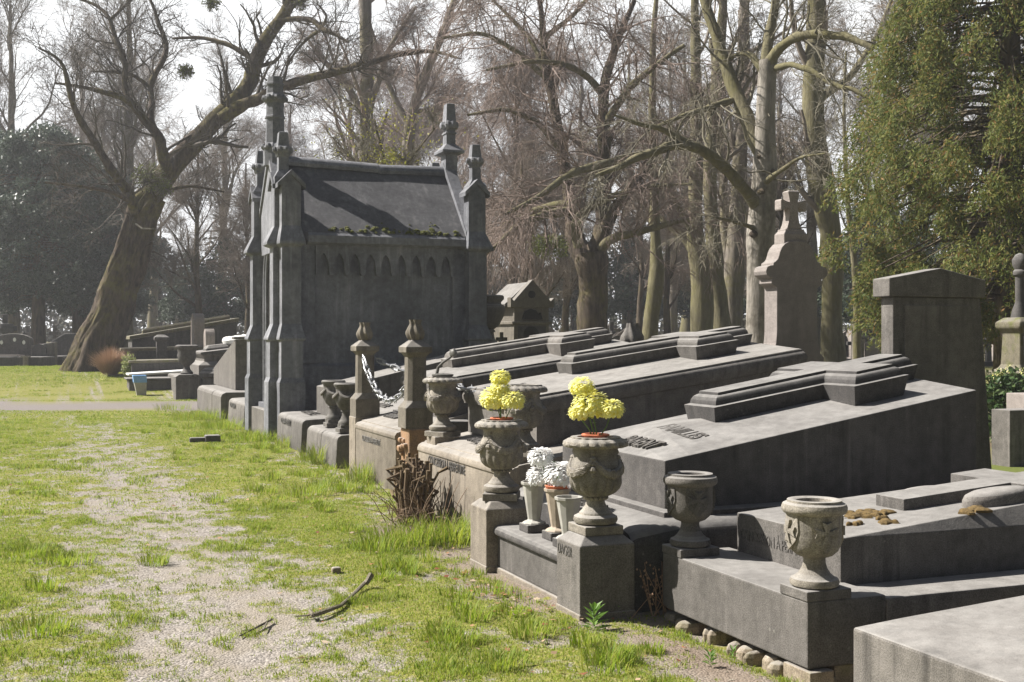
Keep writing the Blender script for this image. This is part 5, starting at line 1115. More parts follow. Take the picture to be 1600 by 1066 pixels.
def foliage_tree(name, label, seed, H, rad, z0, trunk_r, leaf_n, size, mat, mat_t, group=None, conical=False, droop=0.4, clumps=120, core=.35, aspect=.5, cs=.20, hang=.35):
    """evergreen at the origin: trunk, limbs and leaf clumps hung through the crown's volume"""
    r = np.random.default_rng(seed); t = thing(name, label, 'tree', (0, 0, 0), group)
    K = 8; z = np.linspace(-.3, H * .9, K); P = np.stack([0 * z, 0 * z, z], -1)[None]; R = (trunk_r * (1 - .85 * np.clip(z / H, 0, 1)))[None]
    tube_mesh('trunk', [(P, R, 10)], mat_t, t)
    zc = z0 + (H - z0) * (r.random(clumps) ** (1.25 if conical else .8)); fz = (zc - z0) / (H - z0)
    prof = (1 - fz) ** .75 * (.55 + .6 * np.minimum(1, fz * 6 + .25)) if conical else np.sqrt(np.clip(1 - (2 * fz - .85) ** 2 / 1.4, .05, 1))
    a = r.uniform(0, 2 * np.pi, clumps); q = rad * prof * (core + (1 - core) * r.random(clumps) ** .5)
    C0 = np.stack([q * np.cos(a), q * np.sin(a), zc], -1); B = np.stack([0 * q, 0 * q, zc + .25 * q * (1 if droop > .2 else -1)], -1)
    mid = (C0 + B) / 2 + np.array([0, 0, .12]) * q[:, None]; LP = np.stack([B, mid, C0], 1); LR = np.stack([.012 + .008 * q, .009 + .005 * q, .005 + 0 * q], 1)
    tube_mesh('limbs', [(LP, LR, 4)], mat_t, t)
    n = leaf_n // clumps; cid = np.repeat(np.arange(clumps), n); v = r.normal(size=(len(cid), 3)) ; v = norm(v); cr = (rad * cs + .5 * cs * rad * r.random(clumps))[cid]
    rr_ = (r.random(len(cid)) ** .45)[:, None]; PP = C0[cid] + v * cr[:, None] * rr_ * np.array([1, 1, .75]); PP[:, 2] -= droop * hang * cr * rr_[:, 0] * (np.abs(v[:, 0]) + np.abs(v[:, 1]))
    o = norm(np.stack([np.cos(a), np.sin(a), 0 * a], -1))[cid]
    PP[:, 2] = np.maximum(PP[:, 2], .05)
    tag(leaf_faces('crown', PP, o * .7 + v * .5, len(cid), size, mat, t, r, droop, aspect), kind='stuff'); return t

# --- leaning old tree on the left
def limb0(d0, pts, k): return poly([p3(px, py, d0 + dd) for (px, py, dd, r_) in pts], [r_ for (_, _, _, r_) in pts], k)
lw = 1.0
def limb(d0, pts, k=14):
    """limb drawn through photo columns/rows at its own distance (d varies along it), with real radii"""
    P, R = poly([p3(px, py, d0 + dd) for (px, py, dd, r_) in pts], [r_ * lw for (_, _, _, r_) in pts], k * 2)
    q = np.random.default_rng(int(abs(pts[0][0] * 7 + pts[-1][1] * 3)) + 5); n = P.shape[1]; w = q.normal(size=(n, 3)); w[1:-1] = (w[:-2] + w[1:-1] + w[2:]) / 1.8
    m_ = np.ones((n, 1)); m_[:2] = 0
    return P + (w * .10 * np.minimum(R[0], .25)[:, None] * m_)[None], R * (1 + .06 * q.normal(size=n))[None].clip(.8, 1.25)
DL = 38.0
t = thing('leaning_tree', 'huge old leaning tree with furrowed twisted trunk and crooked bare limbs, left of the mausoleum', 'tree', tuple(p3(150, 572, DL)))
trk = limb0(DL, [(142, 592, 0, .92), (150, 562, 0, .78), (158, 530, 0, .67), (175, 490, 0, .57), (186, 450, 0, .54), (200, 410, 0, .52), (213, 370, 0, .48), (222, 335, 0, .45), (238, 305, 0, .42)], 70)
PT, RT = trk
s = 110; a = 2 * np.pi * np.arange(s) / s; V, F = tubes(PT, RT, s); V = V.reshape(70, s, 3); ctr = PT[0][:, None]
rel = V - ctr; tw = np.linspace(0, 1.9, 70)[:, None]; kk = np.arange(70)[:, None] / 3.2
ca_, sa_ = np.cos(a[None] + tw * .55), np.sin(a[None] + tw * .55)
rid = lambda f, s0, zf: 1 - 2 * np.abs(fbm(ca_ * f + 9 + 0 * kk, sa_ * f + kk * zf + 5, s0, 4) - .5)
furrow = .86 + .10 * np.sin(5 * (a[None] + tw * .6)) + .34 * (rid(2.6, 61, .22) - .5) + .22 * (rid(6.0, 62, .35) - .5)
flare = 1 + np.exp(-kk / 2.0) * (.25 * np.maximum(0, np.sin(3 * a[None] + .6)))
V = ctr + rel * (furrow * flare)[..., None]
npmesh('trunk', V.reshape(-1, 3), [F], M['bark_willow'], t, True)
lw = 0.74
limbs = [
 limb(DL, [(232, 312, 0, .52), (262, 268, .2, .47), (300, 225, .4, .43), (345, 180, .6, .40), (385, 145, .8, .36), (398, 100, .8, .33), (410, 70, .6, .30), (450, 10, .4, .26), (470, -30, .3, .22), (520, -110, 0, .12)], 18),
 limb(DL, [(340, 188, .5, .30), (400, 155, .2, .25), (440, 136, -.3, .22), (500, 118, -.8, .19), (560, 105, -1.2, .165), (580, 95, -1.4, .15), (640, 82, -1.6, .12), (675, 78, -1.7, .08), (720, 92, -2, .03)], 16),
 limb(DL, [(258, 280, 0, .30), (262, 262, -.3, .28), (252, 225, -.5, .25), (246, 210, -.6, .22), (225, 185, -.8, .19), (200, 155, -1, .15), (165, 145, -1.2, .11), (128, 135, -1.3, .08), (85, 130, -1.5, .05)], 14),
 limb(DL, [(200, 155, -1, .13), (193, 130, -.9, .12), (198, 100, -.7, .12), (185, 70, -.6, .11), (176, 45, -.5, .10), (174, 28, -.5, .09), (150, 8, -.3, .07), (115, -5, 0, .05)], 12),
 limb(DL, [(174, 30, -.5, .07), (200, 5, -.3, .05), (230, -30, 0, .03)], 8),
 limb(DL, [(215, 350, 0, .26), (205, 305, -.7, .21), (175, 270, -1.2, .19), (150, 225, -1.6, .16), (125, 190, -2, .14), (112, 160, -2.2, .12), (105, 128, -2.4, .10), (100, 95, -2.6, .07), (60, 75, -2.8, .04)], 14),
 limb(DL, [(246, 212, -.6, .16), (232, 180, -.4, .15), (240, 158, -.2, .14), (232, 135, 0, .13), (255, 95, .2, .12), (262, 70, .4, .11), (248, 40, .5, .09), (240, 10, .6, .07), (225, -20, .6, .05)], 14),
 limb(DL, [(232, 135, 0, .09), (205, 115, -.3, .08), (170, 112, -.5, .06), (145, 112, -.7, .03)], 8),
 limb(DL, [(400, 95, .8, .14), (355, 68, 1.1, .11), (310, 58, 1.3, .09), (270, 60, 1.4, .05)], 9),
 limb(DL, [(438, 32, .4, .13), (470, 28, .2, .12), (492, 32, 0, .11), (502, 46, -.2, .12), (520, 52, -.4, .09), (545, 66, -.6, .05)], 10),
 limb(DL, [(502, 46, -.2, .08), (478, 62, .2, .07), (455, 90, .4, .05), (442, 122, .6, .03)], 8),
 limb(DL, [(502, 46, -.2, .06), (512, 25, -.3, .05), (495, 5, -.4, .03)], 6),
 limb(DL, [(225, 330, 0, .12), (180, 300, -1.5, .09), (120, 290, -2.5, .06), (70, 285, -3, .04)], 8),
 limb(DL, [(240, 300, .4, .10), (300, 290, 1.2, .07), (350, 300, 2, .05)], 7),
]
for P, R in limbs: tube_mesh('limb', [(P, R, 9)], M['bark_willow'] if R.max() > .16 else M['bark_dark'], t)
r = np.random.default_rng(5); g1 = []; 
for P, R in limbs + [(PT[:, 40::6], RT[:, 40::6] * .3)]:
    n = int(5 + 2.2 * np.linalg.norm(np.diff(P[0], axis=0), axis=1).sum()); b1 = grow(r, P, R, n, 1.9, .15, 1, (.6, 1.3), .25, .38, .1, 7, .35, .014, .35); g1.append((*b1, 4))
    b2 = grow(r, *b1, 6, .95, .15, 1, (.5, 1.1), .12, .4, .04, 5, .5, .009, .45); g1.append((*b2, 3))
    b3 = grow(r, *b2, 4, .5, .15, 1, (.5, 1.1), .05, .35, 0, 4, .6, .0065, .5); g1.append((*b3, 3))
tag(tube_mesh('crown', g1, M['twig_dark'], t), kind='stuff')
mb = MB(); mb.tube([tuple(p3(212, 350, DL - .72)), tuple(p3(222, 357, DL - .9)), tuple(p3(243, 358, DL - .9))], [.03, .03, .02], 6); mb.build('broken_limb', M['bark_birch'], t)
for (px, py, dd, rr_, n) in ((290, 112, .2, .32, 420), (232, 278, -.7, .62, 900), (255, 292, -.3, .4, 450), (470, 5, .3, .3, 260), (330, 5, .3, .35, 300)):
    c_ = p3(px, py, DL + dd); t2 = thing('mistletoe', f'mistletoe ball in the leaning tree, {"the big olive one low at its fork" if py == 278 else ("a small one behind the fork" if py == 292 else ("the dark one hanging among its middle limbs" if py == 112 else ("the one high on the right stem" if px == 470 else "the one at the top edge over the left limbs")))}', 'mistletoe', tuple(c_), 'mistletoe balls')
    leaf_cloud('leaf_ball', c_, (rr_, rr_, rr_ * .85), n, .085, M['mistletoe'], t2, px, shell=.15)['kind'] = 'stuff'
    q = norm(r.normal(size=(120, 1, 3))); tag(tube_mesh('stalk', [(c_ + np.concatenate([q * 0, q * rr_ * .5, q * rr_ * .9], 1), np.full((120, 3), .007), 3)], M['twig_green'], t2), kind='stuff')

# --- forked dark tree with drooping reddish twigs, centre
DC = 34.0; lw = 0.9
t = thing('forked_tree', 'dark forked tree with spreading limbs and drooping reddish twigs, centre of the picture', 'tree', tuple(p3(927, 590, DC)))
trk = limb(DC, [(927, 620, 0, .62), (927, 560, 0, .50), (926, 500, 0, .48), (926, 450, 0, .47), (924, 415, 0, .50), (925, 398, 0, .52)], 10)
tube_mesh('trunk', [(*trk, 14)], M['bark_dark'], t)
limbs = [
 limb(DC, [(922, 410, 0, .40), (900, 385, .2, .34), (895, 360, .3, .30), (892, 320, .4, .25), (893, 300, .5, .22), (880, 240, .6, .2), (856, 125, .8, .16), (850, 60, 1, .12), (840, -30, 1.2, .07)], 14),
 limb(DC, [(926, 405, 0, .40), (936, 380, 0, .32), (946, 340, -.1, .27), (946, 300, -.1, .25), (942, 230, 0, .22), (943, 140, .2, .18), (960, 80, .3, .13), (990, 0, .5, .08)], 14),
 limb(DC, [(930, 395, 0, .30), (950, 345, -.3, .2), (975, 305, -.6, .18), (1005, 280, -.8, .15), (1020, 240, -1, .12), (1060, 200, -1.2, .09), (1110, 130, -1.4, .05)], 12),
 limb(DC, [(938, 388, -.2, .16), (960, 370, -.6, .14), (1000, 362, -1, .11), (1050, 348, -1.5, .08), (1090, 342, -2, .05)], 10),
 limb(DC, [(905, 385, -.3, .2), (895, 345, -.6, .15), (930, 318, -.9, .13), (960, 305, -1, .1), (1010, 290, -1.4, .07), (1080, 288, -2, .04)], 10),
 limb(DC, [(893, 330, .3, .16), (850, 335, -.6, .13), (810, 350, -1.4, .10), (780, 380, -2, .07), (755, 400, -2.4, .04)], 10),
 limb(DC, [(893, 318, .3, .14), (845, 325, .8, .11), (800, 345, 1.4, .08), (765, 365, 2, .05)], 9),
 limb(DC, [(1015, 245, -1, .11), (940, 255, -1.4, .12), (890, 270, -1.8, .12), (860, 295, -2.2, .10), (820, 320, -2.6, .07), (790, 335, -3, .04)], 10),
 limb(DC, [(943, 150, .2, .14), (920, 120, 0, .11), (880, 100, -.5, .09), (830, 95, -1, .07), (760, 110, -1.5, .04)], 10),
 limb(DC, [(943, 200, .1, .14), (980, 140, -.5, .12), (1020, 105, -1, .10), (1070, 70, -1.4, .06)], 9),
 limb(DC, [(880, 240, .6, .12), (840, 190, .2, .10), (790, 170, -.4, .07), (730, 180, -1, .04)], 9),
 limb(DC, [(856, 125, .8, .11), (810, 80, .8, .09), (750, 50, .8, .07), (690, 60, .6, .04)], 9),
 limb(DC, [(850, 60, 1, .09), (900, 20, 1, .07), (940, -30, 1, .05)], 7),
 limb(DC, [(856, 125, .8, .10), (830, 60, 1.6, .08), (780, 10, 2, .05), (740, -30, 2.4, .03)], 8),
]
for P, R in limbs: tube_mesh('limb', [(P, R, 8)], M['bark_dark'] if R.max() > .2 else M['bark_green'], t)
r = np.random.default_rng(15); g1 = []
for P, R in limbs:
    n = int(6 + 2.4 * np.linalg.norm(np.diff(P[0], axis=0), axis=1).sum()); b1 = grow(r, P, R, n, 2.3, .2, 1, (.5, 1.2), .12, .3, -.10, 7, .35, .013, .35); g1.append((*b1, 4))
    b2 = grow(r, *b1, 7, 1.25, .15, 1, (.4, 1.0), -.1, .3, -.25, 6, .5, .008, .45); g1.append((*b2, 3))
    b3 = grow(r, *b2, 6, .65, .1, 1, (.3, .9), -.25, .25, -.35, 4, .6, .006, .5); g1.append((*b3, 3))
tag(tube_mesh('crown', g1, M['twig_red'], t), kind='stuff')
c_ = p3(858, 385, DC - .5); t2 = thing('mistletoe', 'pale olive mistletoe clump beside the fork of the dark centre tree', 'mistletoe', tuple(c_), 'mistletoe balls'); leaf_cloud('leaf_ball', c_, (.7, .6, .42), 1500, .08, M['mistletoe'], t2, 7, shell=.15)['kind'] = 'stuff'

# --- birch with pale trunk and mossy limbs, right of centre
DB = 27.0
t = thing('birch_tree', 'pale birch with white lower trunk and arching mossy limbs, just behind the cross memorial', 'tree', tuple(p3(1188, 600, DB)))
trk = limb0(DB, [(1185, 640, 0, .36), (1184, 560, 0, .30), (1186, 480, 0, .285), (1187, 400, 0, .29), (1186, 370, 0, .33), (1192, 330, 0, .31), (1196, 270, 0, .285), (1195, 230, 0, .25), (1196, 180, 0, .22), (1198, 130, 0, .215), (1200, 95, 0, .20)], 24)
tube_mesh('trunk', [(*trk, 16)], M['bark_birch'], t)
limbs = [
 limb(DB, [(1200, 105, 0, .17), (1212, 80, -.2, .13), (1235, 62, -.5, .12), (1265, 53, -.9, .115), (1300, 56, -1.3, .11), (1335, 60, -1.7, .09), (1365, 75, -2, .06)], 12),
 limb(DB, [(1198, 110, 0, .17), (1199, 60, .2, .14), (1210, 20, .3, .12), (1215, -30, .4, .10), (1220, -80, .4, .07)], 10),
 limb(DB, [(1190, 240, 0, .20), (1165, 185, .4, .2), (1150, 150, .6, .18), (1132, 100, .8, .17), (1118, 50, 1, .15), (1100, 0, 1.2, .13), (1090, -50, 1.4, .10)], 14),
 limb(DB, [(1186, 330, 0, .16), (1160, 290, -.5, .145), (1120, 250, -1, .14), (1085, 228, -1.3, .13), (1060, 225, -1.5, .12), (1010, 240, -1.8, .10), (960, 265, -2.2, .07), (930, 275, -2.4, .04)], 14),
 limb(DB, [(1085, 228, -1.3, .10), (1030, 200, -1.6, .07), (1000, 195, -1.8, .05), (960, 180, -2, .03)], 8),
 limb(DB, [(1205, 110, 0, .10), (1235, 100, -.6, .075), (1262, 108, -1, .07), (1295, 128, -1.4, .065), (1320, 138, -1.7, .06), (1335, 137, -1.9, .055), (1348, 150, -2, .045), (1365, 156, -2.2, .03)], 14),
 limb(DB, [(1190, 110, 0, .10), (1172, 82, .3, .07), (1150, 85, .6, .05), (1120, 110, 1, .03)], 8),
 limb(DB, [(1150, 155, .6, .10), (1110, 168, .2, .08), (1070, 180, -.2, .06), (1020, 200, -.6, .03)], 8),
 limb(DB, [(1190, 290, 0, .09), (1215, 270, -.8, .06), (1250, 245, -1.5, .04), (1290, 240, -2, .02)], 7),
 limb(DB, [(1187, 360, 0, .08), (1160, 350, -.6, .05), (1120, 340, -1.2, .03)], 6),
]
for P, R in limbs: tube_mesh('limb', [(P, R, 9)], M['bark_green'] if R.max() > .01 else M['bark_birch'], t)
r = np.random.default_rng(25); g1 = []
for P, R in limbs:
    n = int(5 + 1.9 * np.linalg.norm(np.diff(P[0], axis=0), axis=1).sum()); b1 = grow(r, P, R, n, 1.6, .2, 1, (.5, 1.2), .15, .3, 0, 6, .35, .011, .35); g1.append((*b1, 4))
    b2 = grow(r, *b1, 6, .8, .15, 1, (.4, 1.0), -.05, .3, -.1, 5, .5, .007, .45); g1.append((*b2, 3))
    b3 = grow(r, *b2, 4, .4, .1, 1, (.3, .9), -.1, .25, -.2, 4, .6, .005, .5); g1.append((*b3, 3))
tag(tube_mesh('crown', g1, M['twig_green'], t), kind='stuff')
for (px, py, q) in ((1190, 300, .09), (1178, 366, .10), (1208, 268, .07), (1186, 245, .06)):
    c_ = p3(px, py, DB - .26); mb = MB(); mb.lathe([(.002, -q), (q * .8, -q * .5), (q, 0), (q * .8, q * .5), (.002, q)], *c_, n=12, mod=lambda a, k, z: 1 + .15 * math.sin(3 * a)); mb.build('knot', M['bark_dark'], t, smooth=True)

def free_tree(d, label, trunk, mat, mat_w, seed, extra=(), name='bare_tree', n_b=6, tl=1.0, group=None, rs=.5, up=.3, nl=9):
    """slim tree whose trunk follows a drawn line and whose crown is grown from it"""
    t = thing(name, label, 'tree', tuple(p3(trunk[0][0], trunk[0][1], d)), group); r = np.random.default_rng(seed)
    allp = [limb(d, trunk, 14)] + [limb(d, e, 9) for e in extra]
    for i, (P, R) in enumerate(allp): tube_mesh('trunk' if i == 0 else 'limb', [(P, R, 11)], mat, t)
    g1 = []
    for i, (P, R) in enumerate(allp):
        L = np.linalg.norm(np.diff(P[0], axis=0), axis=1).sum()
        b0 = grow(r, P, R, nl if i == 0 else max(3, nl // 2), L * .28, .35 if i == 0 else .2, .98, (.5, 1.0), up, .25, .1, 8, .42, .02, .3, lv=.4); g1.append((*b0, 5))
        b1 = grow(r, *b0, n_b, L * .12, .2, 1, (.4, 1.1), .1, .3, 0, 6, .45, .012, .4); g1.append((*b1, 4)); b2 = grow(r, *b1, 6, .8 * tl, .15, 1, (.4, 1.0), 0, .3, -.05, 5, .5, .008, .45); g1.append((*b2, 3))
        b3 = grow(r, *b2, 5, .42 * tl, .1, 1, (.4, 1.0), 0, .3, -.08, 4, .6, .006, .5); g1.append((*b3, 3))
    tag(tube_mesh('crown', g1, mat_w, t), kind='stuff'); return t
BG_, TG, TGr, TR = M['bark_green'], M['twig_grey'], M['twig_green'], M['twig_red']
free_tree(38, 'slim tree with a kinked sunlit mossy trunk right of the dark forked tree', [(1013, 620, 0, .34), (1018, 500, 0, .30), (1022, 470, 0, .30), (1030, 430, 0, .27), (1026, 390, 0, .22), (1023, 340, 0, .2), (1022, 280, 0, .17), (1018, 200, 0, .14), (1020, 60, 0, .1), (1030, -60, 0, .06)], BG_, TG, 31)
free_tree(40, 'sturdy mossy tree forking at shoulder height, left one of the trunk group by the birch', [(1098, 620, 0, .48), (1097, 500, 0, .42), (1094, 430, 0, .42), (1090, 395, 0, .36), (1087, 330, 0, .26), (1088, 250, 0, .24), (1088, 120, 0, .2), (1086, 0, 0, .15), (1085, -120, 0, .08)], BG_, TG, 32, [[(1095, 410, 0, .2), (1075, 380, .5, .15), (1030, 340, 1, .1), (1000, 320, 1.4, .05)], [(1092, 400, 0, .2), (1080, 360, -.3, .13), (1050, 305, -.6, .1), (1030, 240, -1, .06)]])
free_tree(41, 'dark upright trunk in the middle of the trunk group by the birch', [(1140, 620, 0, .5), (1128, 500, 0, .36), (1117, 420, 0, .32), (1110, 330, 0, .27), (1112, 200, 0, .24), (1128, 60, 0, .2), (1135, -100, 0, .12)], BG_, TG, 33)
free_tree(42, 'dark twin trunk at the right of the trunk group beside the birch', [(1135, 620, 0, .5), (1145, 480, 0, .40), (1148, 400, 0, .38), (1155, 280, 0, .3), (1160, 120, 0, .26), (1165, -80, 0, .16)], M['bark_grey'], TG, 34, [[(1146, 470, 0, .2), (1132, 380, .2, .18), (1130, 300, .3, .16), (1125, 180, .5, .12), (1110, 60, .8, .08)]])
free_tree(34, 'massive tree with a green mossy lower trunk between the memorial and the big conifer', [(1302, 640, 0, .5), (1300, 540, 0, .36), (1299, 480, 0, .33), (1300, 420, 0, .34), (1296, 350, 0, .37), (1285, 290, 0, .40), (1272, 230, 0, .36), (1270, 150, 0, .33), (1272, 60, 0, .3), (1275, -60, 0, .24), (1280, -180, 0, .15)], BG_, TG, 35, [[(1272, 160, 0, .15), (1330, 120, 1, .12), (1370, 60, 2, .09), (1400, -20, 3, .05)]])
free_tree(30, 'thin sapling with a straight pale stem left of the gabled headstone', [(1341, 620, 0, .13), (1340, 560, 0, .11), (1338, 450, 0, .10), (1330, 380, 0, .085), (1324, 300, 0, .07), (1318, 200, 0, .05), (1322, 80, 0, .03)], BG_, TGr, 36, name='sapling', nl=8, n_b=4, tl=.8)
free_tree(47, 'tall pale straight tree behind the mausoleum roof, left stem', [(575, 600, 0, .45), (574, 400, 0, .38), (573, 250, 0, .34), (575, 120, 0, .3), (570, -20, 0, .24), (566, -160, 0, .14)], M['bark_grey'], TR, 37, [[(575, 190, 0, .17), (540, 130, .3, .15), (500, 90, .6, .1), (480, 60, .8, .06)], [(577, 170, 0, .17), (590, 130, -.3, .14), (610, 70, -.5, .1), (650, 10, -.8, .06)]], nl=14, n_b=8)
free_tree(52, 'branching grey tree behind the mausoleum ridge, right of the tall straight one', [(630, 600, 0, .4), (633, 400, 0, .34), (640, 200, 0, .28), (650, 150, 0, .24), (690, 60, 0, .18), (730, -60, 0, .1)], M['bark_grey'], TR, 38, [[(640, 200, 0, .16), (605, 130, .4, .14), (585, 60, .8, .1), (560, -20, 1, .06)], [(645, 175, 0, .15), (680, 170, .3, .12), (720, 150, .8, .08)]], nl=14, n_b=8)
free_tree(30, 'low spindly tree with tiny yellow leaves just behind the mausoleum roof', [(600, 600, 0, .10), (602, 420, 0, .085), (606, 300, 0, .07), (600, 250, 0, .05), (585, 190, 0, .03)], M['bark_dark'], TGr, 39, [[(603, 330, 0, .05), (560, 260, .3, .035), (520, 215, .5, .02)], [(604, 320, 0, .05), (640, 250, -.3, .035), (680, 200, -.5, .02)]], nl=9, n_b=4, tl=.6)
yl = [o for o in COL.objects if o.get('label', '').startswith('low spindly tree')][0]
r = np.random.default_rng(40); n = 700; PX = r.normal(600, 50, n); PY = r.normal(225, 34, n); n2 = 350; PX = np.r_[PX, r.normal(608, 13, n2)]; PY = np.r_[PY, r.normal(248, 8, n2)]; D_ = 30 + r.normal(0, .7, n + n2)
leaf_faces('leaves', np.array([p3(a, b, c) for a, b, c in zip(PX, PY, D_)]), np.tile(UP, (n + n2, 1)), n + n2, .075, M['yellowleaf'], yl, r, .2)['kind'] = 'stuff'

# --- copies of wood trees standing behind
protos = [
 bare_tree('bare_tree', 'x', 101, 17, .34, .28, 16, .34, M['bark_grey'], M['twig_grey'], 9, 8, 0, .4, fine=0),
 bare_tree('bare_tree', 'x', 102, 15, .30, .22, 15, .36, M['bark_grey'], M['twig_red'], 9, 9, .25, .3, tl=1.2, fine=2),
 bare_tree('bare_tree', 'x', 103, 19, .38, .35, 14, .30, M['bark_green'], M['twig_grey'], 9, 8, 0, .5),
 bare_tree('bare_tree', 'x', 104, 14, .28, .18, 16, .36, M['bark_dark'], M['twig_red'], 9, 8, .3, .25, tl=1.2, fine=2),
 bare_tree('bare_tree', 'x', 105, 11, .22, .12, 16, .36, M['bark_dark'], M['twig_grey'], 9, 8, .1, .25),
]
SPOTS = [  # photo column, distance, kind, size, look
 (20, 58, 0, 1.1), (130, 66, 0, 1.05), (195, 56, 2, 1.05), (352, 72, 2, 1.0), (240, 82, 0, 1.1), (165, 90, 2, 1.1), (460, 78, 1, 1.15), (545, 85, 0, 1.2),
 (610, 74, 1, 1.15), (705, 78, 1, 1.2), (800, 48, 3, .95), (835, 74, 1, 1.2), (905, 80, 0, 1.2), (985, 78, 2, 1.1), (1050, 66, 0, 1.05), (1070, 84, 2, 1.2), (1130, 70, 1, 1.1), (1215, 76, 0, 1.1), (1275, 68, 2, 1.1), (1360, 78, 2, 1.1), (1395, 56, 0, 1.0), (1440, 70, 2, 1.1), (1500, 66, 0, 1.0), (1560, 76, 2, 1.1), (1620, 64, 0, 1.0), (-60, 66, 2, 1.0), (640, 70, 3, 1.1),
 (310, 50, 4, .9), (385, 52, 4, .85), (815, 40, 4, .7), (1045, 50, 4, .85), (1225, 42, 4, .8), (1150, 52, 4, .8), (880, 46, 4, .8), (1000, 56, 4, .9), (750, 58, 4, .9), (120, 52, 4, .8)]
where = lambda px: ('far behind the dark evergreens' if px < 185 else 'beyond the leaning tree' if px < 330 else 'left of the mausoleum front' if px < 400 else 'behind the mausoleum' if px < 770 else 'behind the small temple tomb' if px < 870 else 'behind the dark forked tree' if px < 990 else 'behind the kinked mossy tree' if px < 1075 else 'behind the trunk group' if px < 1175 else 'behind the birch' if px < 1250 else 'behind the massive mossy trunk' if px < 1350 else 'beyond the big conifer')
kinds_ = ['tall bare tree with grey trunk and grey twigs', 'bare tree with hanging reddish twigs', 'tall slender bare tree with greenish trunk', 'dark bare tree with drooping reddish twigs', 'small dark bushy bare tree']
used = set(); seen_l = {}
for i, (px, d, k, s) in enumerate(SPOTS):
    x, y = at(px, d); g = gz(x, y); lab = f'{kinds_[k]} {where(px)}'
    seen_l.setdefault(lab, []).append((px, d, i)); 
for lab, lst in seen_l.items():
    lst.sort()
    for q, (px, d, i) in enumerate(lst):
        k, s = SPOTS[i][2], SPOTS[i][3]
        l2 = lab if len(lst) == 1 else lab + (', leftmost' if q == 0 else ', rightmost' if q == len(lst) - 1 else ', in the middle' if len(lst) == 3 else f', {["second", "third", "fourth", "fifth"][q - 1]} from left')
        x, y = at(px, d); loc = (x, y, gz(x, y))
        if k not in used:
            used.add(k); o = protos[k]; o.location = loc; o.scale = (s,) * 3; o.rotation_euler = (0, 0, i * 1.3); o['label'] = l2; o['group'] = 'bare trees of the wood'
        else: dup(protos[k], loc, i * 1.3, l2, 'bare trees of the wood', s)

# --- evergreens
ev = foliage_tree('evergreen_tree', 'dark glossy evergreen at the left edge, nearest the frame', 51, 9.6, 3.3, 2.2, .34, 46000, .16, M['holly'], M['bark_dark'], 'dark evergreens on the left', False, .3, 260, .25, .5, .13)
x, y = at(60, 50); ev.location = (x, y, gz(x, y))
for (px, d, s, rz, lab) in ((-30, 54, 1.05, 1, 'dark glossy evergreen cut by the left edge, behind the family graves'), (128, 55, .95, 2.2, 'dark glossy evergreen whose trunk stands left of the leaning tree'), (20, 62, 1.1, 3.3, 'tall dark evergreen standing behind the other two at the left edge'), (165, 64, .85, 4, 'dark evergreen partly hidden behind the leaning trunk')):
    x, y = at(px, d); dup(ev, (x, y, gz(x, y)), rz, lab, 'dark evergreens on the left', s)
yw = foliage_tree('yew_tree', 'dark conical yew left of the mausoleum front', 52, 6.0, 2.0, 1.6, .18, 12000, .16, M['yew'], M['bark_dark'], 'dark yews in the background', True, .3, 110, .2)
x, y = at(352, 64); yw.location = (x, y, gz(x, y))
for (px, d, s, lab) in ((300, 76, 1.0, 'small dark yew far off behind the leaning tree'), (985, 72, 1.3, 'dark yew filling the gap right of the forked tree'), (1050, 78, 1.35, 'dark yew behind the kinked mossy trunk'), (895, 80, 1.2, 'dark yew behind the forked trunk'), (1225, 66, 1.2, 'dark yew between birch and massive mossy trunk'), (1350, 58, 1.2, 'dark yew behind the gabled headstone'), (1380, 70, 1.5, 'tall dark yew left of the big conifer'), (1540, 60, 1.2, 'dark yew far behind the flowering shrub'), (1590, 52, 1.1, 'dark yew at the right edge behind the mossy monument'), (1140, 82, 1.4, 'dark yew behind the trunk group'), (830, 88, 1.1, 'dark yew behind the temple tomb'), (430, 84, 1.4, 'dark yew hidden behind the mausoleum'), (760, 80, 1.2, 'dark yew right of the mausoleum'), (250, 90, 1.3, 'dark yew farthest off behind the leaning tree'), (1450, 66, 1.5, 'dark yew seen under the big conifer')):
    x, y = at(px, d); dup(yw, (x, y, gz(x, y)), px * .01, lab, 'dark yews in the background', s)
x, y = at(1578, 20.5)
cf = foliage_tree('conifer', 'big olive green conifer with drooping sprays filling the upper right corner', 53, 13.0, 3.0, 1.9, .30, 420000, .085, M['thuja'], M['bark_dark'], None, True, 1.1, 700, .35, .24, .10, 1.0)
cf.location = (x, y, 0)

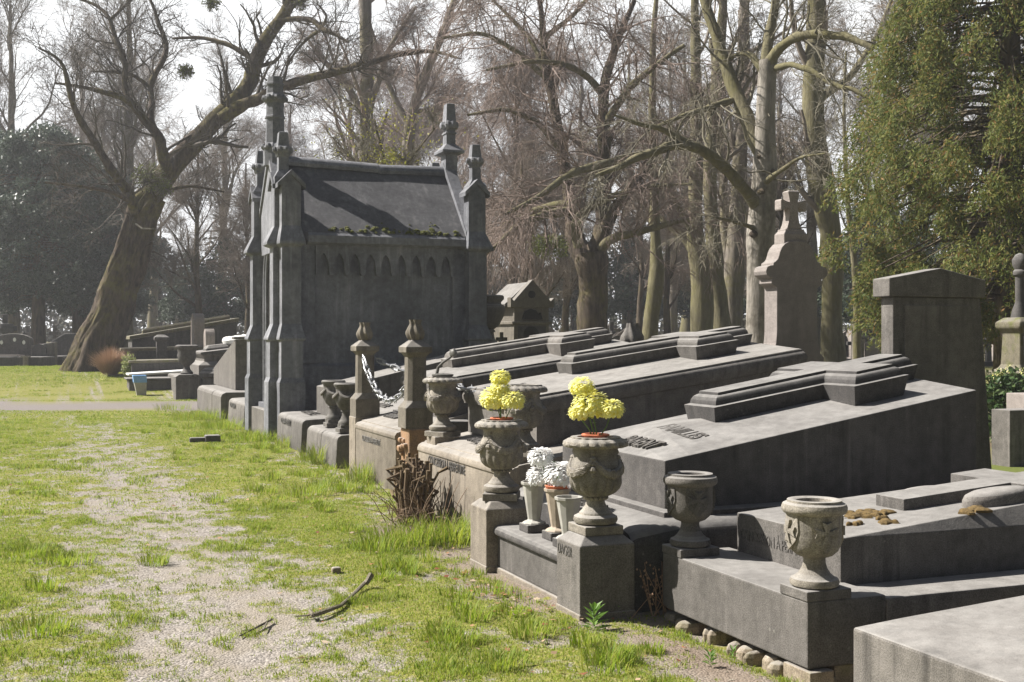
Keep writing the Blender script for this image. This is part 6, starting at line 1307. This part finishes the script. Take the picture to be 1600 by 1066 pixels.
# --- far graves between the trunks
def far_grave(kind, label, group):
    t = thing('headstone', label, 'headstone', (0, 0, 0), group); mat = (M['stone'], M['stone_pale'], SD, M['stone_moss'], M['stone_warm'])[kind]
    mb = MB(); mb.box(-.42, .42, -.12, .14, -.3, .16); mb.build('base', mat, t, bevel=.01)
    mb = MB()
    if kind == 0: pl = [(-.30, .16)] + [(-.30 * math.cos(a), .72 + .3 * math.sin(a)) for a in [math.pi * i / 10 for i in range(11)]] + [(.30, .16)]
    elif kind == 1: pl = [(-.32, .16), (-.32, .80), (0, 1.02), (.32, .80), (.32, .16)]
    elif kind == 2: pl = [(-.09, .16), (-.07, .72), (-.28, .72), (-.28, .88), (-.07, .88), (-.07, 1.2), (.07, 1.2), (.07, .88), (.28, .88), (.28, .72), (.07, .72), (.09, .16)]
    elif kind == 3: pl = [(-.36, .16), (-.36, .70), (-.22, .78), (-.22, .92), (.22, .92), (.22, .78), (.36, .70), (.36, .16)]
    else: pl = [(-.2, .16), (-.2, 1.15), (-.27, 1.18), (-.27, 1.28), (0, 1.45), (.27, 1.28), (.27, 1.18), (.2, 1.15), (.2, .16)]
    mb.prism(pl, 'y', -.06, .08); mb.build('slab', mat, t, bevel=.01); return t
kn = ['grey round-topped headstone', 'pale gabled headstone', 'dark stone grave cross', 'mossy shouldered headstone', 'tall warm grey pillar headstone']
FG = []
r = random.Random(44)
zones = [(200, 12, 'under the evergreens and beside the leaning trunk', 0, 60, 80), (370, 8, 'between the leaning tree and the mausoleum', 270, 60, 75), (880, 9, 'between the temple tomb and the forked tree', 830, 48, 66), (1000, 22, 'between the forked tree and the trunk group', 945, 46, 68), (1160, 8, 'beside the trunk group and the birch', 1120, 46, 62), (1370, 9, 'between the massive mossy trunk and the gabled headstone', 1310, 40, 58), (1600, 6, 'at the right edge behind the shrub', 1540, 40, 56)]
gp_ = [None] * 5
for (p1, n, w_, p0, da, db) in zones:
    for i in range(n):
        k = r.randrange(5); px = p0 + (p1 - p0) * (i + r.uniform(.1, .9)) / n; d = r.uniform(da, db); x, y = at(px, d); s = r.uniform(.9, 1.5); loc = (x, y, gz(x, y)); rz = YAW * -1 + r.choice([0, 0, 1.57]) + r.uniform(-.2, .2)
        lab = f'{kn[k]} far off {w_}'
        gname = f'{kn[k]}s far off {w_}'
        if gp_[k] is None: gp_[k] = far_grave(k, lab, gname); o = gp_[k]; o.location = loc; o.rotation_euler = (0, 0, rz); o.scale = (s,) * 3
        else: dup(gp_[k], loc, rz, lab, gname, s)
# shaded family graves at the far left
def family_grave(px, d, label, w, h, kind):
    x, y = at(px, d); g = gz(x, y); t = thing('family_grave', label, 'grave', (x, y, g)); a = -YAW; c, s_ = math.cos(a), math.sin(a)
    T = lambda X, Y, Z: (x + X * c - Y * s_, y + X * s_ + Y * c, g + Z)
    def bx(mb, x0, x1, y0, y1, z0, z1): mb.add([T(x0, y0, z0), T(x1, y0, z0), T(x1, y1, z0), T(x0, y1, z0), T(x0, y0, z1), T(x1, y0, z1), T(x1, y1, z1), T(x0, y1, z1)], [(3, 2, 1, 0), (4, 5, 6, 7), (0, 1, 5, 4), (1, 2, 6, 5), (2, 3, 7, 6), (3, 0, 4, 7)])
    def pz(mb, pts, y0, y1): n = len(pts); mb.add([T(q[0], y0, q[1]) for q in pts] + [T(q[0], y1, q[1]) for q in pts], [tuple(range(n)), tuple(range(2 * n - 1, n - 1, -1))] + [((i + 1) % n, i, i + n, (i + 1) % n + n) for i in range(n)])
    mb = MB()
    if kind == 0: pz(mb, [(-w / 2, -.2), (-w / 2, h * .8)] + [(-w / 2 * math.cos(q), h * .8 + h * .2 * math.sin(q)) for q in [math.pi * i / 10 for i in range(1, 10)]] + [(w / 2, h * .8), (w / 2, -.2)], 0, .2)
    elif kind == 1: pz(mb, [(-w / 2, -.2), (-w / 2, h * .8), (0, h * .9), (w / 2, h), (w / 2, -.2)], 0, .2)
    else: pz(mb, [(-w / 2, -.2), (-w / 2, h * .7), (w * .1, h), (w / 2, h), (w / 2, -.2)], 0, .2)
    mb.build('headstone', SD if kind != 1 else ST, t, bevel=.02)
    mb = MB(); bx(mb, -w / 2, w / 2, -1.2, -.01, -.2, .32); mb.build('ledger', SD, t, bevel=.02)
    if kind == 0:
        mb = MB(); pz(mb, [(-w * .42, .33), (-w * .42, .38), (w * .42, .38), (w * .42, .33)], -.9, -.3); mb.build('name_plate', M['stone_pale'], t)
        for q in (-.3, .05, .3): mb = MB(); pz(mb, [(q * w + .055 * math.cos(b), h * .72 + (.1 if q == .05 else 0) + .075 * math.sin(b)) for b in [2 * math.pi * i / 12 for i in range(12)]], -.02, -.004); mb.build('oval_portrait', M['porcelain'], t)
    if kind == 1:
        mb = MB(); pz(mb, [(-.25, .1), (-.25, .62), (-.15, .74), (0, .78), (.15, .74), (.25, .62), (.25, .1)], -.12, -.004); mb.build('arched_niche', SD, t)
        mb = MB(); bx(mb, -.08, .08, -1.35, -1.21, -.1, .30); bx(mb, -.14, .14, -1.40, -1.2, .3, .36); mb.build('flower_stand', M['stone_pale'], t)
family_grave(20, 43, 'shaded dark family grave with rounded top and oval portraits, at the left edge', 1.35, 1.15, 0)
family_grave(63, 43, 'shaded grey family grave with an arched niche, left of the leaning tree', 1.1, .85, 1)
family_grave(97, 44.5, 'shaded black family grave with stepped outline nearest the leaning trunk', .95, 1.15, 2)
x, y = at(8, 46); g = gz(x, y); mb = MB(); mb.box(x - .1, x + .1, y - .08, y + .08, g - .2, g + 1.9); mb.box(x - .42, x + .42, y - .075, y + .075, g + 1.25, g + 1.45); mb.lathe([(.30, 1.17), (.34, 1.35), (.30, 1.53)], x, y, g, n=16)
tag(mb.build('grave_cross', SD, None, bevel=.02), 'tall dark ringed cross above the graves at the left edge', 'cross')
x, y = at(38, 43.2); g = gz(x, y); mb = MB(); mb.loft([oct_(x, y, a, g + z) for a, z in ((.16, -.2), (.16, .5), (.12, .52), (.12, .85), (.17, .88), (.17, .95), (.05, 1.05), (.06, 1.15), (.01, 1.25))])
tag(mb.build('stone_pillar', SD, None, bevel=.01), 'dark stone pillar between the two leftmost shaded family graves', 'pillar')

# --- brush and undergrowth of the far wood, one mass behind everything
r = np.random.default_rng(70); n = 52000; px = r.uniform(-350, 1950, n); d = r.uniform(92, 125, n); u = (px - 800) / 1850; X = S_ * d + C_ * u * d; Y = C_ * d - S_ * u * d
hh = 7.5 * r.random(n) ** 1.6 * (.5 + fbm(px / 60, d / 30, 71)); Z = ground_z(X, Y) + hh
w_ = thing('far_wood', 'dark brushy undergrowth of the wood far behind the graves', 'wood', (0, 0, 0)); w_['kind'] = 'stuff'
leaf_faces('undergrowth', np.stack([X, Y, Z], -1), np.tile(UP * .3, (n, 1)), n, .55, M['brush'], w_, r, 0, .5)['kind'] = 'stuff'
# --- spring haze
mb = MB(); mb.box(-170, 240, -18, 210, -1.2, 24); m = bpy.data.materials.new('haze_air'); m.use_nodes = True; q = m.node_tree; q.nodes.clear()
o_ = q.nodes.new('ShaderNodeOutputMaterial'); pv = q.nodes.new('ShaderNodeVolumePrincipled'); pv.inputs['Color'].default_value = (.93, .95, 1, 1); pv.inputs['Density'].default_value = .0012; pv.inputs['Anisotropy'].default_value = .35
q.links.new(pv.outputs[0], o_.inputs['Volume']); tag(mb.build('haze', m), 'thin pale spring haze filling the air', 'haze', kind='stuff')
